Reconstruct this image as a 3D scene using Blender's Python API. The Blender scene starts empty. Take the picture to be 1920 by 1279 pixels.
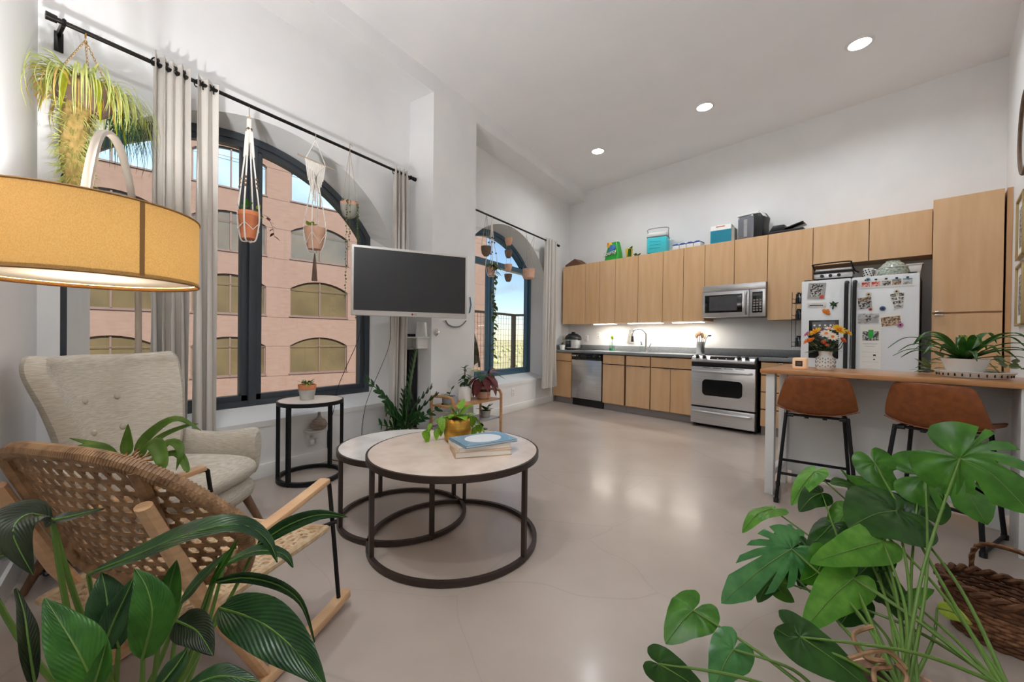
import bpy, bmesh, math, random
from mathutils import Vector, Matrix, Quaternion
random.seed(7)
R = math.radians
sc = bpy.context.scene
COL = sc.collection
# ---------------------------------------------------------------- camera
cam_d = bpy.data.cameras.new('camera'); cam_o = bpy.data.objects.new('camera', cam_d); COL.objects.link(cam_o)
cam_d.sensor_width = 36; cam_d.lens = 747.0 / 1920 * 36; cam_d.clip_start = .02; cam_d.clip_end = 6000
YAW, PITCH, ROLL, PHI, EYE = .58864484, -.00657377, .01181171, -.23529263, 1.115
_f = Vector((-math.sin(YAW) * math.cos(PITCH), math.cos(YAW) * math.cos(PITCH), math.sin(PITCH)))
_r = Vector((math.cos(YAW), math.sin(YAW), 0)); _u = _r.cross(_f)
_r2 = _r * math.cos(ROLL) + _u * math.sin(ROLL); _u2 = _u * math.cos(ROLL) - _r * math.sin(ROLL)
cam_o.matrix_world = Matrix(((_r2.x, _u2.x, -_f.x, 0), (_r2.y, _u2.y, -_f.y, 0), (_r2.z, _u2.z, -_f.z, EYE), (0, 0, 0, 1)))
sc.camera = cam_o
# ---------------------------------------------------------------- world, sun, exposure
w = bpy.data.worlds.new('sky'); sc.world = w; w.use_nodes = True
nt = w.node_tree; bg = nt.nodes['Background']
sky = nt.nodes.new('ShaderNodeTexSky'); sky.sky_type = 'NISHITA'; sky.sun_disc = False
sky.sun_elevation = R(42); sky.sun_rotation = R(75); sky.air_density = 1.0; sky.dust_density = .15; sky.ozone_density = 2.5
tc = nt.nodes.new('ShaderNodeTexCoord'); mp = nt.nodes.new('ShaderNodeMapping'); mp.inputs['Scale'].default_value = (2, 2, 9)
cl = nt.nodes.new('ShaderNodeTexNoise'); cl.inputs['Scale'].default_value = 2.2; cl.inputs['Detail'].default_value = 6
cr = nt.nodes.new('ShaderNodeValToRGB'); cr.color_ramp.elements[0].position = .5; cr.color_ramp.elements[1].position = .8
mx = nt.nodes.new('ShaderNodeMixRGB'); mx.inputs[2].default_value = (2.6, 2.7, 2.9, 1)
nt.links.new(tc.outputs['Generated'], mp.inputs['Vector']); nt.links.new(mp.outputs[0], cl.inputs['Vector'])
nt.links.new(cl.outputs['Fac'], cr.inputs[0]); nt.links.new(cr.outputs[0], mx.inputs[0])
nt.links.new(sky.outputs[0], mx.inputs[1]); nt.links.new(mx.outputs[0], bg.inputs['Color'])
bg.inputs['Strength'].default_value = .12
sun_d = bpy.data.lights.new('sun', 'SUN'); sun_d.energy = 6.5; sun_d.angle = R(2); sun_d.color = (1, .95, .87)
sun = bpy.data.objects.new('sun', sun_d); COL.objects.link(sun)
sun.rotation_euler = Vector((-.80, .22, -.62)).to_track_quat('-Z', 'Y').to_euler()
vs = sc.view_settings; vs.view_transform = 'Standard'; vs.look = 'None'; vs.gamma = 1; vs.use_curve_mapping = False
vs.exposure = 0.78
sc.cycles.use_denoising = True; sc.cycles.use_adaptive_sampling = True; sc.cycles.adaptive_threshold = .03
sc.cycles.max_bounces = 14; sc.cycles.diffuse_bounces = 8; sc.cycles.transparent_max_bounces = 24
sc.cycles.sample_clamp_indirect = 6
# ---------------------------------------------------------------- frames of reference: the kitchen wall is not square to the window wall
K0 = Vector((-3.345, 6.947, 0)); KE = Vector((math.cos(PHI), math.sin(PHI), 0)); KN = Vector((math.sin(PHI), -math.cos(PHI), 0))
def kp(a, b, z=0): return K0 + KE * a + KN * b + Vector((0, 0, z))
# ---------------------------------------------------------------- materials
def lin(c): return tuple(((x / 255) / 12.92 if x / 255 <= .04045 else ((x / 255 + .055) / 1.055) ** 2.4) for x in c)
def mat(name, c1, c2=None, scale=8, stretch=(1, 1, 1), rough=.5, metal=0, bump=0, bscale=None, spec=.5, coat=0, trans=0, sub=0, detail=4,
        lo=.35, hi=.65, emit=0, ecol=None, rvar=0, coords='Object', wave=None, ior=1.45):
    m = bpy.data.materials.new(name); m.use_nodes = True; n = m.node_tree; L = n.links.new; P = n.nodes['Principled BSDF']
    P.inputs['Base Color'].default_value = (*lin(c1), 1); P.inputs['Roughness'].default_value = rough; P.inputs['Metallic'].default_value = metal
    P.inputs['Specular IOR Level'].default_value = spec; P.inputs['Coat Weight'].default_value = coat; P.inputs['Coat Roughness'].default_value = .15
    P.inputs['Transmission Weight'].default_value = trans; P.inputs['IOR'].default_value = ior
    if emit: P.inputs['Emission Color'].default_value = (*lin(ecol or c1), 1); P.inputs['Emission Strength'].default_value = emit
    if c2 or bump or rvar:
        t = n.nodes.new('ShaderNodeTexCoord'); mp = n.nodes.new('ShaderNodeMapping'); mp.inputs['Scale'].default_value = stretch
        L(t.outputs[coords], mp.inputs['Vector'])
        if wave:
            ns = n.nodes.new('ShaderNodeTexWave'); ns.inputs['Scale'].default_value = scale; ns.inputs['Distortion'].default_value = wave
            ns.inputs['Detail'].default_value = 3; ns.bands_direction = 'X'
        else:
            ns = n.nodes.new('ShaderNodeTexNoise'); ns.inputs['Scale'].default_value = scale; ns.inputs['Detail'].default_value = detail
        L(mp.outputs[0], ns.inputs['Vector'])
        if c2:
            rp = n.nodes.new('ShaderNodeValToRGB'); rp.color_ramp.elements[0].position = lo; rp.color_ramp.elements[1].position = hi
            rp.color_ramp.elements[0].color = (*lin(c1), 1); rp.color_ramp.elements[1].color = (*lin(c2), 1)
            L(ns.outputs['Fac'], rp.inputs[0]); L(rp.outputs[0], P.inputs['Base Color'])
        if rvar:
            mr = n.nodes.new('ShaderNodeMapRange'); mr.inputs[3].default_value = rough - rvar; mr.inputs[4].default_value = rough + rvar
            L(ns.outputs['Fac'], mr.inputs[0]); L(mr.outputs[0], P.inputs['Roughness'])
        if bump:
            b = n.nodes.new('ShaderNodeBump'); b.inputs['Strength'].default_value = bump; b.inputs['Distance'].default_value = .004
            src = ns
            if bscale:
                src = n.nodes.new('ShaderNodeTexNoise'); src.inputs['Scale'].default_value = bscale; src.inputs['Detail'].default_value = 3
                L(mp.outputs[0], src.inputs['Vector'])
            L(src.outputs['Fac'], b.inputs['Height']); L(b.outputs[0], P.inputs['Normal'])
    return m
def leafmat(name, c1, c2, rough=.35, transl=.25, scale=14, lo=.4, hi=.65):
    m = mat(name, c1, c2, scale=scale, rough=rough, spec=.4, lo=lo, hi=hi); n = m.node_tree; P = n.nodes['Principled BSDF']; o = n.nodes['Material Output']
    tr = n.nodes.new('ShaderNodeBsdfTranslucent'); ms = n.nodes.new('ShaderNodeMixShader'); ms.inputs[0].default_value = transl
    src = P.inputs['Base Color'].links[0].from_socket; n.links.new(src, tr.inputs['Color'])
    n.links.new(P.outputs[0], ms.inputs[1]); n.links.new(tr.outputs[0], ms.inputs[2]); n.links.new(ms.outputs[0], o.inputs['Surface'])
    return m
def panemat(name, tint=(1, 1, 1), refl=.06):
    m = bpy.data.materials.new(name); m.use_nodes = True; n = m.node_tree; n.nodes.remove(n.nodes['Principled BSDF']); o = n.nodes['Material Output']
    t = n.nodes.new('ShaderNodeBsdfTransparent'); t.inputs[0].default_value = (*tint, 1)
    g = n.nodes.new('ShaderNodeBsdfGlossy'); g.inputs['Roughness'].default_value = .01
    lw = n.nodes.new('ShaderNodeLayerWeight'); lw.inputs[0].default_value = .5
    pw = n.nodes.new('ShaderNodeMath'); pw.operation = 'POWER'; pw.inputs[1].default_value = 4; n.links.new(lw.outputs['Facing'], pw.inputs[0])
    f = n.nodes.new('ShaderNodeMath'); f.operation = 'MULTIPLY_ADD'; f.inputs[1].default_value = .4; f.inputs[2].default_value = .025; n.links.new(pw.outputs[0], f.inputs[0])
    ms = n.nodes.new('ShaderNodeMixShader'); n.links.new(f.outputs[0], ms.inputs[0]); n.links.new(t.outputs[0], ms.inputs[1]); n.links.new(g.outputs[0], ms.inputs[2])
    n.links.new(ms.outputs[0], o.inputs['Surface']); return m
def vein_leaf(name, c1, c2, rough=.3, transl=.2, bands=16.0):
    m = leafmat(name, c1, c2, rough, transl, 24); n = m.node_tree; P = n.nodes['Principled BSDF']; L = n.links.new
    uv = n.nodes.new('ShaderNodeUVMap'); sp = n.nodes.new('ShaderNodeSeparateXYZ'); L(uv.outputs[0], sp.inputs[0])
    ab = n.nodes.new('ShaderNodeMath'); ab.operation = 'ABSOLUTE'; L(sp.outputs[0], ab.inputs[0])
    ma = n.nodes.new('ShaderNodeMath'); ma.operation = 'MULTIPLY_ADD'; ma.inputs[1].default_value = -.38; L(ab.outputs[0], ma.inputs[0]); L(sp.outputs[1], ma.inputs[2])
    ml = n.nodes.new('ShaderNodeMath'); ml.operation = 'MULTIPLY'; ml.inputs[1].default_value = bands * 6.283; L(ma.outputs[0], ml.inputs[0])
    si = n.nodes.new('ShaderNodeMath'); si.operation = 'SINE'; L(ml.outputs[0], si.inputs[0])
    b = n.nodes.new('ShaderNodeBump'); b.inputs['Strength'].default_value = .2; b.inputs['Distance'].default_value = .003; L(si.outputs[0], b.inputs['Height']); L(b.outputs[0], P.inputs['Normal'])
    return m
MT = {}
def mk(name, *a, **k): MT[name] = mat(name, *a, **k)
mk('paint', (236, 236, 236), (232, 232, 233), scale=3, rough=.6, bump=.03, bscale=90)
mk('ceiling_paint', (243, 243, 244), (240, 240, 242), scale=2, rough=.7)
mk('trim_white', (232, 232, 230), rough=.4)
mk('wood_maple', (208, 166, 121), (221, 183, 141), scale=2.2, stretch=(7, 7, .7), rough=.38, detail=7, lo=.3, hi=.75, coat=.15, bump=.04)
mk('wood_maple_dark', (196, 150, 106), (210, 168, 124), scale=2.2, stretch=(7, 7, .7), rough=.4, detail=7, lo=.3, hi=.75)
mk('gap_shade', (70, 44, 26), rough=.8)  # dark brown standing for the shade in the door gaps
mk('kick_grey', (138, 130, 126), rough=.5)
mk('counter_grey', (120, 124, 128), (134, 138, 141), scale=60, rough=.28, detail=2)
mk('steel', (190, 190, 192), (214, 214, 216), scale=3, stretch=(1, 1, 60), rough=.3, metal=.9, lo=.3, hi=.7, rvar=.05)
mk('steel_dark', (92, 92, 96), rough=.35, metal=.9)
mk('chrome', (214, 214, 216), rough=.14, metal=1)
mk('black_gloss', (14, 14, 16), rough=.12)
mk('black_plastic', (24, 24, 26), rough=.45)
mk('black_metal', (30, 30, 33), rough=.45, metal=.4)
mk('rod_black', (26, 22, 21), rough=.4, metal=.4)
mk('bronze_metal', (74, 63, 58), rough=.42, metal=.6)
mk('window_grey', (70, 76, 83), rough=.4, metal=.2)
mk('window_sky_tint', (74, 104, 124), rough=.4, metal=.1)  # frame colour with blue sky light put into it
mk('curtain', (204, 199, 192), (211, 206, 200), scale=260, rough=.9, bump=.1)
mk('fridge_white', (226, 229, 232), rough=.32, coat=.2)
mk('white_gloss', (238, 238, 236), rough=.2)
mk('white_matte', (232, 230, 226), rough=.6)
mk('white_plastic', (228, 228, 226), rough=.4)
mk('bar_wood', (176, 122, 76), (198, 145, 96), scale=3, stretch=(1, 14, 14), rough=.3, detail=6, coat=.2)
mk('bar_white', (226, 227, 227), rough=.35)
mk('leather', (122, 66, 32), (142, 80, 40), scale=26, rough=.42, bump=.06, bscale=220)
mk('concrete_pot', (166, 160, 152), (188, 184, 177), scale=14, rough=.85)
mk('terracotta', (206, 122, 82), (222, 142, 102), scale=12, rough=.8)
mk('terracotta_pale', (206, 160, 134), (224, 184, 160), scale=12, rough=.8)
mk('clay_brown', (104, 84, 70), (122, 100, 84), scale=16, rough=.85)
mk('cotton', (238, 233, 226), rough=.9)
mk('twine', (176, 160, 136), rough=.9)
mk('soil', (54, 42, 34), (78, 60, 46), scale=60, rough=1)
mk('rattan', (162, 126, 90), (118, 86, 58), scale=30, rough=.55, bump=.2, bscale=60)
mk('rattan_pale', (214, 190, 158), (186, 156, 120), scale=40, rough=.55)
mk('ash_wood', (218, 180, 140), (202, 160, 120), scale=4, stretch=(1, 1, 14), rough=.4, detail=6)
mk('walnut', (112, 84, 64), (132, 101, 78), scale=5, stretch=(10, 10, 1), rough=.4)
mk('armchair_fabric', (205, 199, 188), (176, 167, 152), scale=70, stretch=(.4, .4, 4), rough=.95, bump=.35, detail=3, lo=.3, hi=.7)
mk('travertine', (226, 210, 197), (205, 184, 168), scale=9, rough=.22, detail=8, lo=.3, hi=.8)
mk('marble', (230, 226, 222), (208, 202, 198), scale=7, rough=.15, detail=8, lo=.4, hi=.8)
mk('brass', (196, 146, 62), (216, 170, 84), scale=5, stretch=(1, 1, 20), rough=.28, metal=.95, bump=.1)
mk('wicker', (118, 76, 48), (84, 52, 33), scale=50, rough=.7, bump=.3, bscale=90)
mk('wicker_pale', (158, 112, 76), (112, 72, 46), scale=60, rough=.7, bump=.3, bscale=90)
mk('paper', (240, 238, 232), rough=.7)
mk('ink', (40, 40, 44), rough=.7)
MT['glass_pane'] = panemat('glass_pane', (.97, .98, .98))
MT['glass_clear'] = panemat('glass_clear', (.9, .95, .93))
MT['leaf_dark'] = leafmat('leaf_dark', (24, 60, 26), (40, 88, 34), rough=.3)
MT['leaf_mid'] = leafmat('leaf_mid', (38, 96, 28), (66, 128, 44), rough=.32)
MT['leaf_bright'] = leafmat('leaf_bright', (100, 152, 38), (150, 190, 60), rough=.4)
MT['leaf_lime'] = leafmat('leaf_lime', (140, 168, 44), (192, 206, 84), rough=.4)
MT['leaf_blue'] = leafmat('leaf_blue', (52, 92, 62), (34, 72, 48), rough=.35)
MT['leaf_red'] = leafmat('leaf_red', (120, 44, 46), (74, 40, 44), rough=.4)
MT['leaf_olive'] = leafmat('leaf_olive', (96, 106, 62), (70, 84, 50), rough=.5)
MT['leaf_varieg'] = leafmat('leaf_varieg', (70, 112, 52), (208, 214, 172), rough=.4, scale=46, lo=.5, hi=.6)
MT['leaf_spider'] = leafmat('leaf_spider', (150, 162, 66), (112, 138, 60), rough=.45)
mk('stem_green', (90, 122, 46), rough=.5)
mk('stem_dark', (54, 84, 40), rough=.5)
mk('stem_orange', (196, 134, 76), rough=.5)
# ---------------------------------------------------------------- mesh helpers
class M:
    def __init__(s): s.v = []; s.f = []
    def add(s, V, F):
        o = len(s.v); s.v += [tuple(p) for p in V]; s.f += [tuple(i + o for i in q) for q in F]; return s
    def box(s, x0, x1, y0, y1, z0, z1):
        V = [(x, y, z) for z in (z0, z1) for y in (y0, y1) for x in (x0, x1)]
        return s.add(V, [(0, 2, 3, 1), (4, 5, 7, 6), (0, 1, 5, 4), (2, 6, 7, 3), (0, 4, 6, 2), (1, 3, 7, 5)])
    def lathe(s, prof, n=24, c=(0, 0, 0), cap=True):
        V = []; F = []; k = len(prof)
        for i in range(n):
            a = 2 * math.pi * i / n
            for r, z in prof: V.append((c[0] + r * math.cos(a), c[1] + r * math.sin(a), c[2] + z))
        for i in range(n):
            j = (i + 1) % n
            for q in range(k - 1): F.append((i * k + q, j * k + q, j * k + q + 1, i * k + q + 1))
        if cap:
            if prof[0][0] > 1e-5: F.append(tuple(i * k for i in range(n))[::-1])
            if prof[-1][0] > 1e-5: F.append(tuple(i * k + k - 1 for i in range(n)))
        return s.add(V, F)
    def cyl(s, p, q, r, r2=None, n=12): return s.tube([p, q], [r, r if r2 is None else r2], n)
    def tube(s, pts, r, n=8, closed=False, flat=1.0, up=None):
        pts = [Vector(p) for p in pts]; k = len(pts); V = []; F = []
        rr = r if isinstance(r, (list, tuple)) else [r] * k
        prev = None
        for i, p in enumerate(pts):
            if closed: t = pts[(i + 1) % k] - pts[i - 1]
            else: t = pts[min(i + 1, k - 1)] - pts[max(i - 1, 0)]
            if t.length < 1e-9: t = Vector((0, 0, 1))
            t.normalize()
            if prev is None:
                h = Vector(up) if up else (Vector((0, 0, 1)) if abs(t.z) < .9 else Vector((1, 0, 0)))
                a = (h - t * h.dot(t)).normalized()
            else:
                a = prev - t * prev.dot(t)
                a = a.normalized() if a.length > 1e-6 else t.orthogonal().normalized()
            prev = a; b = t.cross(a)
            for j in range(n):
                g = 2 * math.pi * (j + .5) / n
                V.append(p + a * (rr[i] * flat * math.cos(g)) + b * (rr[i] * math.sin(g)))
        m = k if closed else k - 1
        for i in range(m):
            i2 = (i + 1) % k
            for j in range(n): F.append((i * n + j, i * n + (j + 1) % n, i2 * n + (j + 1) % n, i2 * n + j))
        if not closed: F += [tuple(range(n))[::-1], tuple((k - 1) * n + j for j in range(n))]
        return s.add(V, F)
    def ring(s, c, rad, r, n=40, m=8, sq=False):
        P = [(c[0] + rad * math.cos(2 * math.pi * i / n), c[1] + rad * math.sin(2 * math.pi * i / n), c[2]) for i in range(n)]
        return s.tube(P, r, 4 if sq else m, closed=True)
    def prism(s, poly, y0, y1, ax='y'):
        k = len(poly)
        def P(u, v, d): return {'y': (u, d, v), 'x': (d, u, v), 'z': (u, v, d)}[ax]
        V = [P(u, v, y0) for u, v in poly] + [P(u, v, y1) for u, v in poly]
        F = [tuple(range(k)), tuple(range(2 * k - 1, k - 1, -1))] + [(i, i + k, (i + 1) % k + k, (i + 1) % k) for i in range(k)]
        return s.add(V, F)
    def ball(s, c, rx, ry=None, rz=None, n=12, m=8):
        ry = ry or rx; rz = rz or rx; V = []; F = []
        for i in range(m + 1):
            t = math.pi * i / m
            for j in range(n):
                p = 2 * math.pi * j / n; V.append((c[0] + rx * math.sin(t) * math.cos(p), c[1] + ry * math.sin(t) * math.sin(p), c[2] + rz * math.cos(t)))
        for i in range(m):
            for j in range(n): F.append((i * n + j, (i + 1) * n + j, (i + 1) * n + (j + 1) % n, i * n + (j + 1) % n))
        return s.add(V, F)
    def surf(s, fn, nu, nv, closed_v=False):
        V = [fn(i / nu, j / nv) for i in range(nu + 1) for j in range(nv + (0 if closed_v else 1))]
        c = nv if closed_v else nv + 1; F = []
        for i in range(nu):
            for j in range(nv):
                F.append((i * c + j, i * c + (j + 1) % c, (i + 1) * c + (j + 1) % c, (i + 1) * c + j))
        return s.add(V, F)
    def move(s, mtx): s.v = [tuple(mtx @ Vector(p)) for p in s.v]; return s
    def build(s, name, m, parent=None, bevel=0, smooth=35, solid=0, seg=2, loc=None, rz=None, sub=0):
        me = bpy.data.meshes.new(name); me.from_pydata([tuple(p) for p in s.v], [], s.f)
        bm = bmesh.new(); bm.from_mesh(me)
        bmesh.ops.remove_doubles(bm, verts=bm.verts, dist=1e-5)
        bmesh.ops.recalc_face_normals(bm, faces=bm.faces)
        if bevel:
            es = [e for e in bm.edges if len(e.link_faces) == 2 and e.calc_face_angle(0) > R(30)]
            bmesh.ops.bevel(bm, geom=es, offset=bevel, segments=seg, affect='EDGES', profile=.5, clamp_overlap=True)
        if solid: bmesh.ops.solidify(bm, geom=bm.faces, thickness=solid)
        bm.to_mesh(me); bm.free()
        if smooth:
            me.shade_smooth(); me.set_sharp_from_angle(angle=R(smooth))
        return link(name, me, m, parent, loc, rz, sub)
def link(name, me, m, parent=None, loc=None, rz=None, sub=0):
    o = bpy.data.objects.new(name, me); COL.objects.link(o)
    if m is not None and not me.materials: me.materials.append(MT[m] if isinstance(m, str) else m)
    if parent: o.parent = parent
    if loc is not None: o.location = loc
    if rz is not None: o.rotation_euler = (0, 0, rz)
    if sub:
        d = o.modifiers.new('smooth', 'SUBSURF'); d.levels = sub; d.render_levels = sub
    return o
def tag(o, label=None, cat=None, group=None, kind=None):
    if label: o['label'] = label
    if cat: o['category'] = cat
    if group: o['group'] = group
    if kind: o['kind'] = kind
    return o
def thing(name, label, cat, loc=(0, 0, 0), rz=0, group=None, kind=None):
    o = bpy.data.objects.new(name, None); COL.objects.link(o); o.location = loc; o.rotation_euler = (0, 0, rz); o.empty_display_size = .05
    return tag(o, label, cat, group, kind)
def kt(name, label, cat, a, b, z=0, rz=0, group=None): return thing(name, label, cat, kp(a, b, z), PHI + rz, group)
def arc(p0, p1, p2, n=10):
    p0, p1, p2 = Vector(p0), Vector(p1), Vector(p2)
    return [p0 * (1 - t) ** 2 + p1 * 2 * t * (1 - t) + p2 * t * t for t in [i / n for i in range(n + 1)]]
def spline(P, n=6):
    P = [Vector(p) for p in P]; out = []
    for i in range(len(P) - 1):
        a = P[max(i - 1, 0)]; b = P[i]; c = P[i + 1]; d = P[min(i + 2, len(P) - 1)]
        for k in range(n):
            t = k / n
            out.append(.5 * ((2 * b) + (c - a) * t + (2 * a - 5 * b + 4 * c - d) * t * t + (3 * b - a - 3 * c + d) * t ** 3))
    return out + [P[-1]]
def text_part(name, body, size, m, parent, loc, rot, align='CENTER', ext=.0006):
    cu = bpy.data.curves.new(name, 'FONT'); cu.body = body; cu.size = size; cu.align_x = align; cu.align_y = 'CENTER'; cu.extrude = ext
    t = bpy.data.objects.new(name, cu); COL.objects.link(t)
    dg = bpy.context.evaluated_depsgraph_get(); me = bpy.data.meshes.new_from_object(t.evaluated_get(dg)); bpy.data.objects.remove(t)
    o = link(name, me, m, parent, loc); o.rotation_euler = rot; return o
# ================================================================ the room shell
XW = -3.345; XF = -3.60; ZB = 3.655; ZC = 3.835; XP = -2.993
NL = Vector((XW, .366, 0))
def S(o): o['kind'] = 'structure'; return o
# floor: polished concrete with scratches
fm = mat('polished_concrete', (164, 151, 141), (190, 177, 167), scale=1.6, rough=.31, detail=7, lo=.25, hi=.75, rvar=.04, spec=.55, coat=.2)
n = fm.node_tree; P = n.nodes['Principled BSDF']; L = n.links.new
base = P.inputs['Base Color'].links[0].from_socket
def scratch(sc_, dist, rot, lo, hi):
    t = n.nodes.new('ShaderNodeTexCoord'); m_ = n.nodes.new('ShaderNodeMapping'); m_.inputs['Rotation'].default_value = (0, 0, rot)
    nz = n.nodes.new('ShaderNodeTexNoise'); nz.inputs['Scale'].default_value = .9; ad = n.nodes.new('ShaderNodeMixRGB'); ad.inputs[0].default_value = dist
    v = n.nodes.new('ShaderNodeTexVoronoi'); v.feature = 'DISTANCE_TO_EDGE'; v.inputs['Scale'].default_value = sc_
    L(t.outputs['Object'], m_.inputs[0]); L(m_.outputs[0], nz.inputs['Vector']); L(m_.outputs[0], ad.inputs[1]); L(nz.outputs['Color'], ad.inputs[2]); L(ad.outputs[0], v.inputs['Vector'])
    r_ = n.nodes.new('ShaderNodeValToRGB'); r_.color_ramp.elements[0].position = lo; r_.color_ramp.elements[1].position = hi
    r_.color_ramp.elements[0].color = (.62, .62, .62, 1); r_.color_ramp.elements[1].color = (1, 1, 1, 1); L(v.outputs['Distance'], r_.inputs[0]); return r_.outputs[0]
for args in ((.55, .25, .4, .0, .004), (1.7, .3, 1.3, .0, .004)):
    mu = n.nodes.new('ShaderNodeMixRGB'); mu.blend_type = 'MULTIPLY'; mu.inputs[0].default_value = .3
    L(base, mu.inputs[1]); L(scratch(*args), mu.inputs[2]); base = mu.outputs[0]
L(base, P.inputs['Base Color']); MT['floor'] = fm
poly = [kp(-.6, -.3), kp(5.7, -.3), kp(5.7, 6.8), kp(-.6, 6.8) ]
poly = [(XW - .02, 6.97), tuple(kp(5.3, -.02)[:2]), tuple(kp(5.3, 6.45)[:2]), (XW - .02, .33)]
S(M().prism(poly, -.12, 0, 'z').build('floor', 'floor', smooth=0))
S(M().prism(poly, ZC, ZC + .15, 'z').build('ceiling', 'ceiling_paint', smooth=0))
def kwall(name, a0, a1, b0, b1, z0, z1, m='paint'):
    return S(M().prism([tuple(kp(a, b)[:2]) for a, b in ((a0, b0), (a1, b0), (a1, b1), (a0, b1))], z0, z1, 'z').build(name, m, smooth=0))
kwall('wall_back', -.3, 5.5, -.2, 0, 0, ZC)
kwall('wall_right', 5.265, 5.46, -.2, 6.6, 0, ZC)
kwall('wall_near', -1.4, 5.46, 6.4, 6.6, 0, ZC)
# pillar and beam
S(M().box(XW - .05, XP + .001, 2.974, 3.675, 0, ZC - .001).build('pillar', 'paint', smooth=0))
S(M().prism([(XW - .3, .3), (XP, .25), (XP, 6.87), (XW - .3, 7.02)], ZB, ZC + .02, 'z').build('beam', 'paint', smooth=0))
# arched openings: inner outline on the wall face, frame outline deeper in
def arch(yc, half, peak, Rr, zbot, n=44):
    zs = peak - Rr + math.sqrt(max(Rr * Rr - half * half, 0)); pts = [(yc - half, zbot)]
    for i in range(n + 1):
        y = -half + 2 * half * i / n; pts.append((yc + y, peak - Rr + math.sqrt(Rr * Rr - y * y)))
    return pts + [(yc + half, zbot)]
DY = 3.30
OPEN = [arch(1.625 + d, 1.175, 2.785, 1.27, .435) for d in (0, DY)]
FRAME = [arch(1.543 + d, 1.128, 2.735, 1.40, .525) for d in (0, DY)]
wl = M(); ZT = ZB + .02
def wallpiece(y0, y1, z0, z1): wl.add([(XW, y0, z0), (XW, y1, z0), (XW, y1, z1), (XW, y0, z1)], [(0, 1, 2, 3)])
ys = [.30, OPEN[0][0][0], OPEN[0][-1][0], OPEN[1][0][0], OPEN[1][-1][0], 7.0]
wallpiece(ys[0], ys[1], 0, ZT); wallpiece(ys[2], ys[3], 0, ZT); wallpiece(ys[4], ys[5], 0, ZT)
for O, F in zip(OPEN, FRAME):
    wallpiece(O[0][0], O[-1][0], 0, .435)
    for p, q in zip(O[1:-2], O[2:-1]): wl.add([(XW, p[0], p[1]), (XW, q[0], q[1]), (XW, q[0], ZT), (XW, p[0], ZT)], [(0, 1, 2, 3)])
    for i in range(len(O) - 1):
        p, q, a, b = O[i], O[i + 1], F[i], F[i + 1]
        wl.add([(XW, *p), (XW, *q), (XF - .02, *b), (XF - .02, *a)], [(0, 1, 2, 3)])
S(wl.build('wall_left', 'paint', smooth=0))
# outside face of our own building, tan stucco, unseen, sized to reflect in the windows opposite
mk('stucco_tan', (214, 190, 150), (204, 178, 136), scale=3, rough=.9)
we = M()
for y0, y1, z0, z1 in ((-40, .3, -30, 7), (.3, 7.0, -30, .38), (.3, 7.0, 2.95, 7), (2.92, 3.45, .38, 2.95), (7.0, 70, -30, 7)):
    we.box(-3.93, -3.80, y0, y1, z0, z1)
S(we.build('wall_exterior', 'stucco_tan', smooth=0))
# windows
def window(idx, mm, transom):
    d = (0, DY)[idx]; F = FRAME[idx]; root = thing('window_%d' % (idx + 1), None, None); S(root)
    yc = 1.543 + d; half = 1.128; Rr = 1.40; pk = 2.735; zb = .525
    def band(name, t0, t1, x0, x1):
        A = arch(yc, half - t0, pk - t0, Rr - t0, zb + t0); B = arch(yc, half - t1, pk - t1, Rr - t1, zb + t1); k = len(A); m = M()
        V = [(x0, *p) for p in A] + [(x0, *p) for p in B] + [(x1, *p) for p in A] + [(x1, *p) for p in B]; Fc = []
        for i in range(k):
            j = (i + 1) % k
            Fc += [(i, j, k + j, k + i), (2 * k + i, 3 * k + i, 3 * k + j, 2 * k + j), (k + i, k + j, 3 * k + j, 3 * k + i), (i, 2 * k + i, 2 * k + j, j)]
        return m.add(V, Fc).build(name, mm, root, smooth=30)
    band('window_frame', 0, .055, XF - .10, XF)
    band('window_frame', .05, .10, XF - .085, XF - .018)
    ztop = pk - .06
    M().box(XF - .10, XF + .004, yc - .03, yc + .03, zb + .02, (2.21 if transom else ztop)).build('mullion', mm, root, bevel=.004)
    for s_ in (-1, 1): M().box(XF - .085, XF - .018, yc + s_ * .052 - .024, yc + s_ * .052 + .024, zb + .05, (2.21 if transom else ztop - .03)).build('sash_stile', mm, root, bevel=.003)
    if transom:
        M().box(XF - .10, XF + .004, yc - half + .03, yc + half - .03, 2.205, 2.285).build('transom_bar', mm, root, bevel=.004)
    # panes
    for s_ in (-1, 1):
        m = M(); ya, yb = (yc - half + .08, yc - .06) if s_ < 0 else (yc + .06, yc + half - .08); N = 12; V = []; zz = lambda y: pk - .09 - (Rr - .09) + math.sqrt((Rr - .09) ** 2 - (y - yc) ** 2)
        top = [(ya + (yb - ya) * i / N, min(zz(ya + (yb - ya) * i / N), 2.22 if transom else 9)) for i in range(N + 1)]
        m.prism([(ya, zb + .09), (yb, zb + .09)] + top[::-1], XF - .056, XF - .05, 'x').build('pane', 'glass_pane', root, smooth=0)
    if transom:
        top = [(yc + (half - .09) * (i / 12 - .5) * 2 * .93, 0) for i in range(13)]; top = [(y, pk - .09 - (Rr - .09) + math.sqrt((Rr - .09) ** 2 - (y - yc) ** 2)) for y, _ in top]
        M().prism([(top[0][0], 2.27), (top[-1][0], 2.27)] + top[::-1], XF - .056, XF - .05, 'x').build('pane', 'glass_pane', root, smooth=0)
    # sloping sill ledge with a nose
    O = OPEN[idx]; m = M(); m.prism([(XW + .006, .400), (XW + .006, .445), (XF, .532), (XF, .48)], O[0][0] + .004, O[-1][0] - .004, 'y')
    m.build('window_sill', 'trim_white', root, smooth=0)
window(0, 'window_grey', False); window(1, 'window_sky_tint', True)
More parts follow.
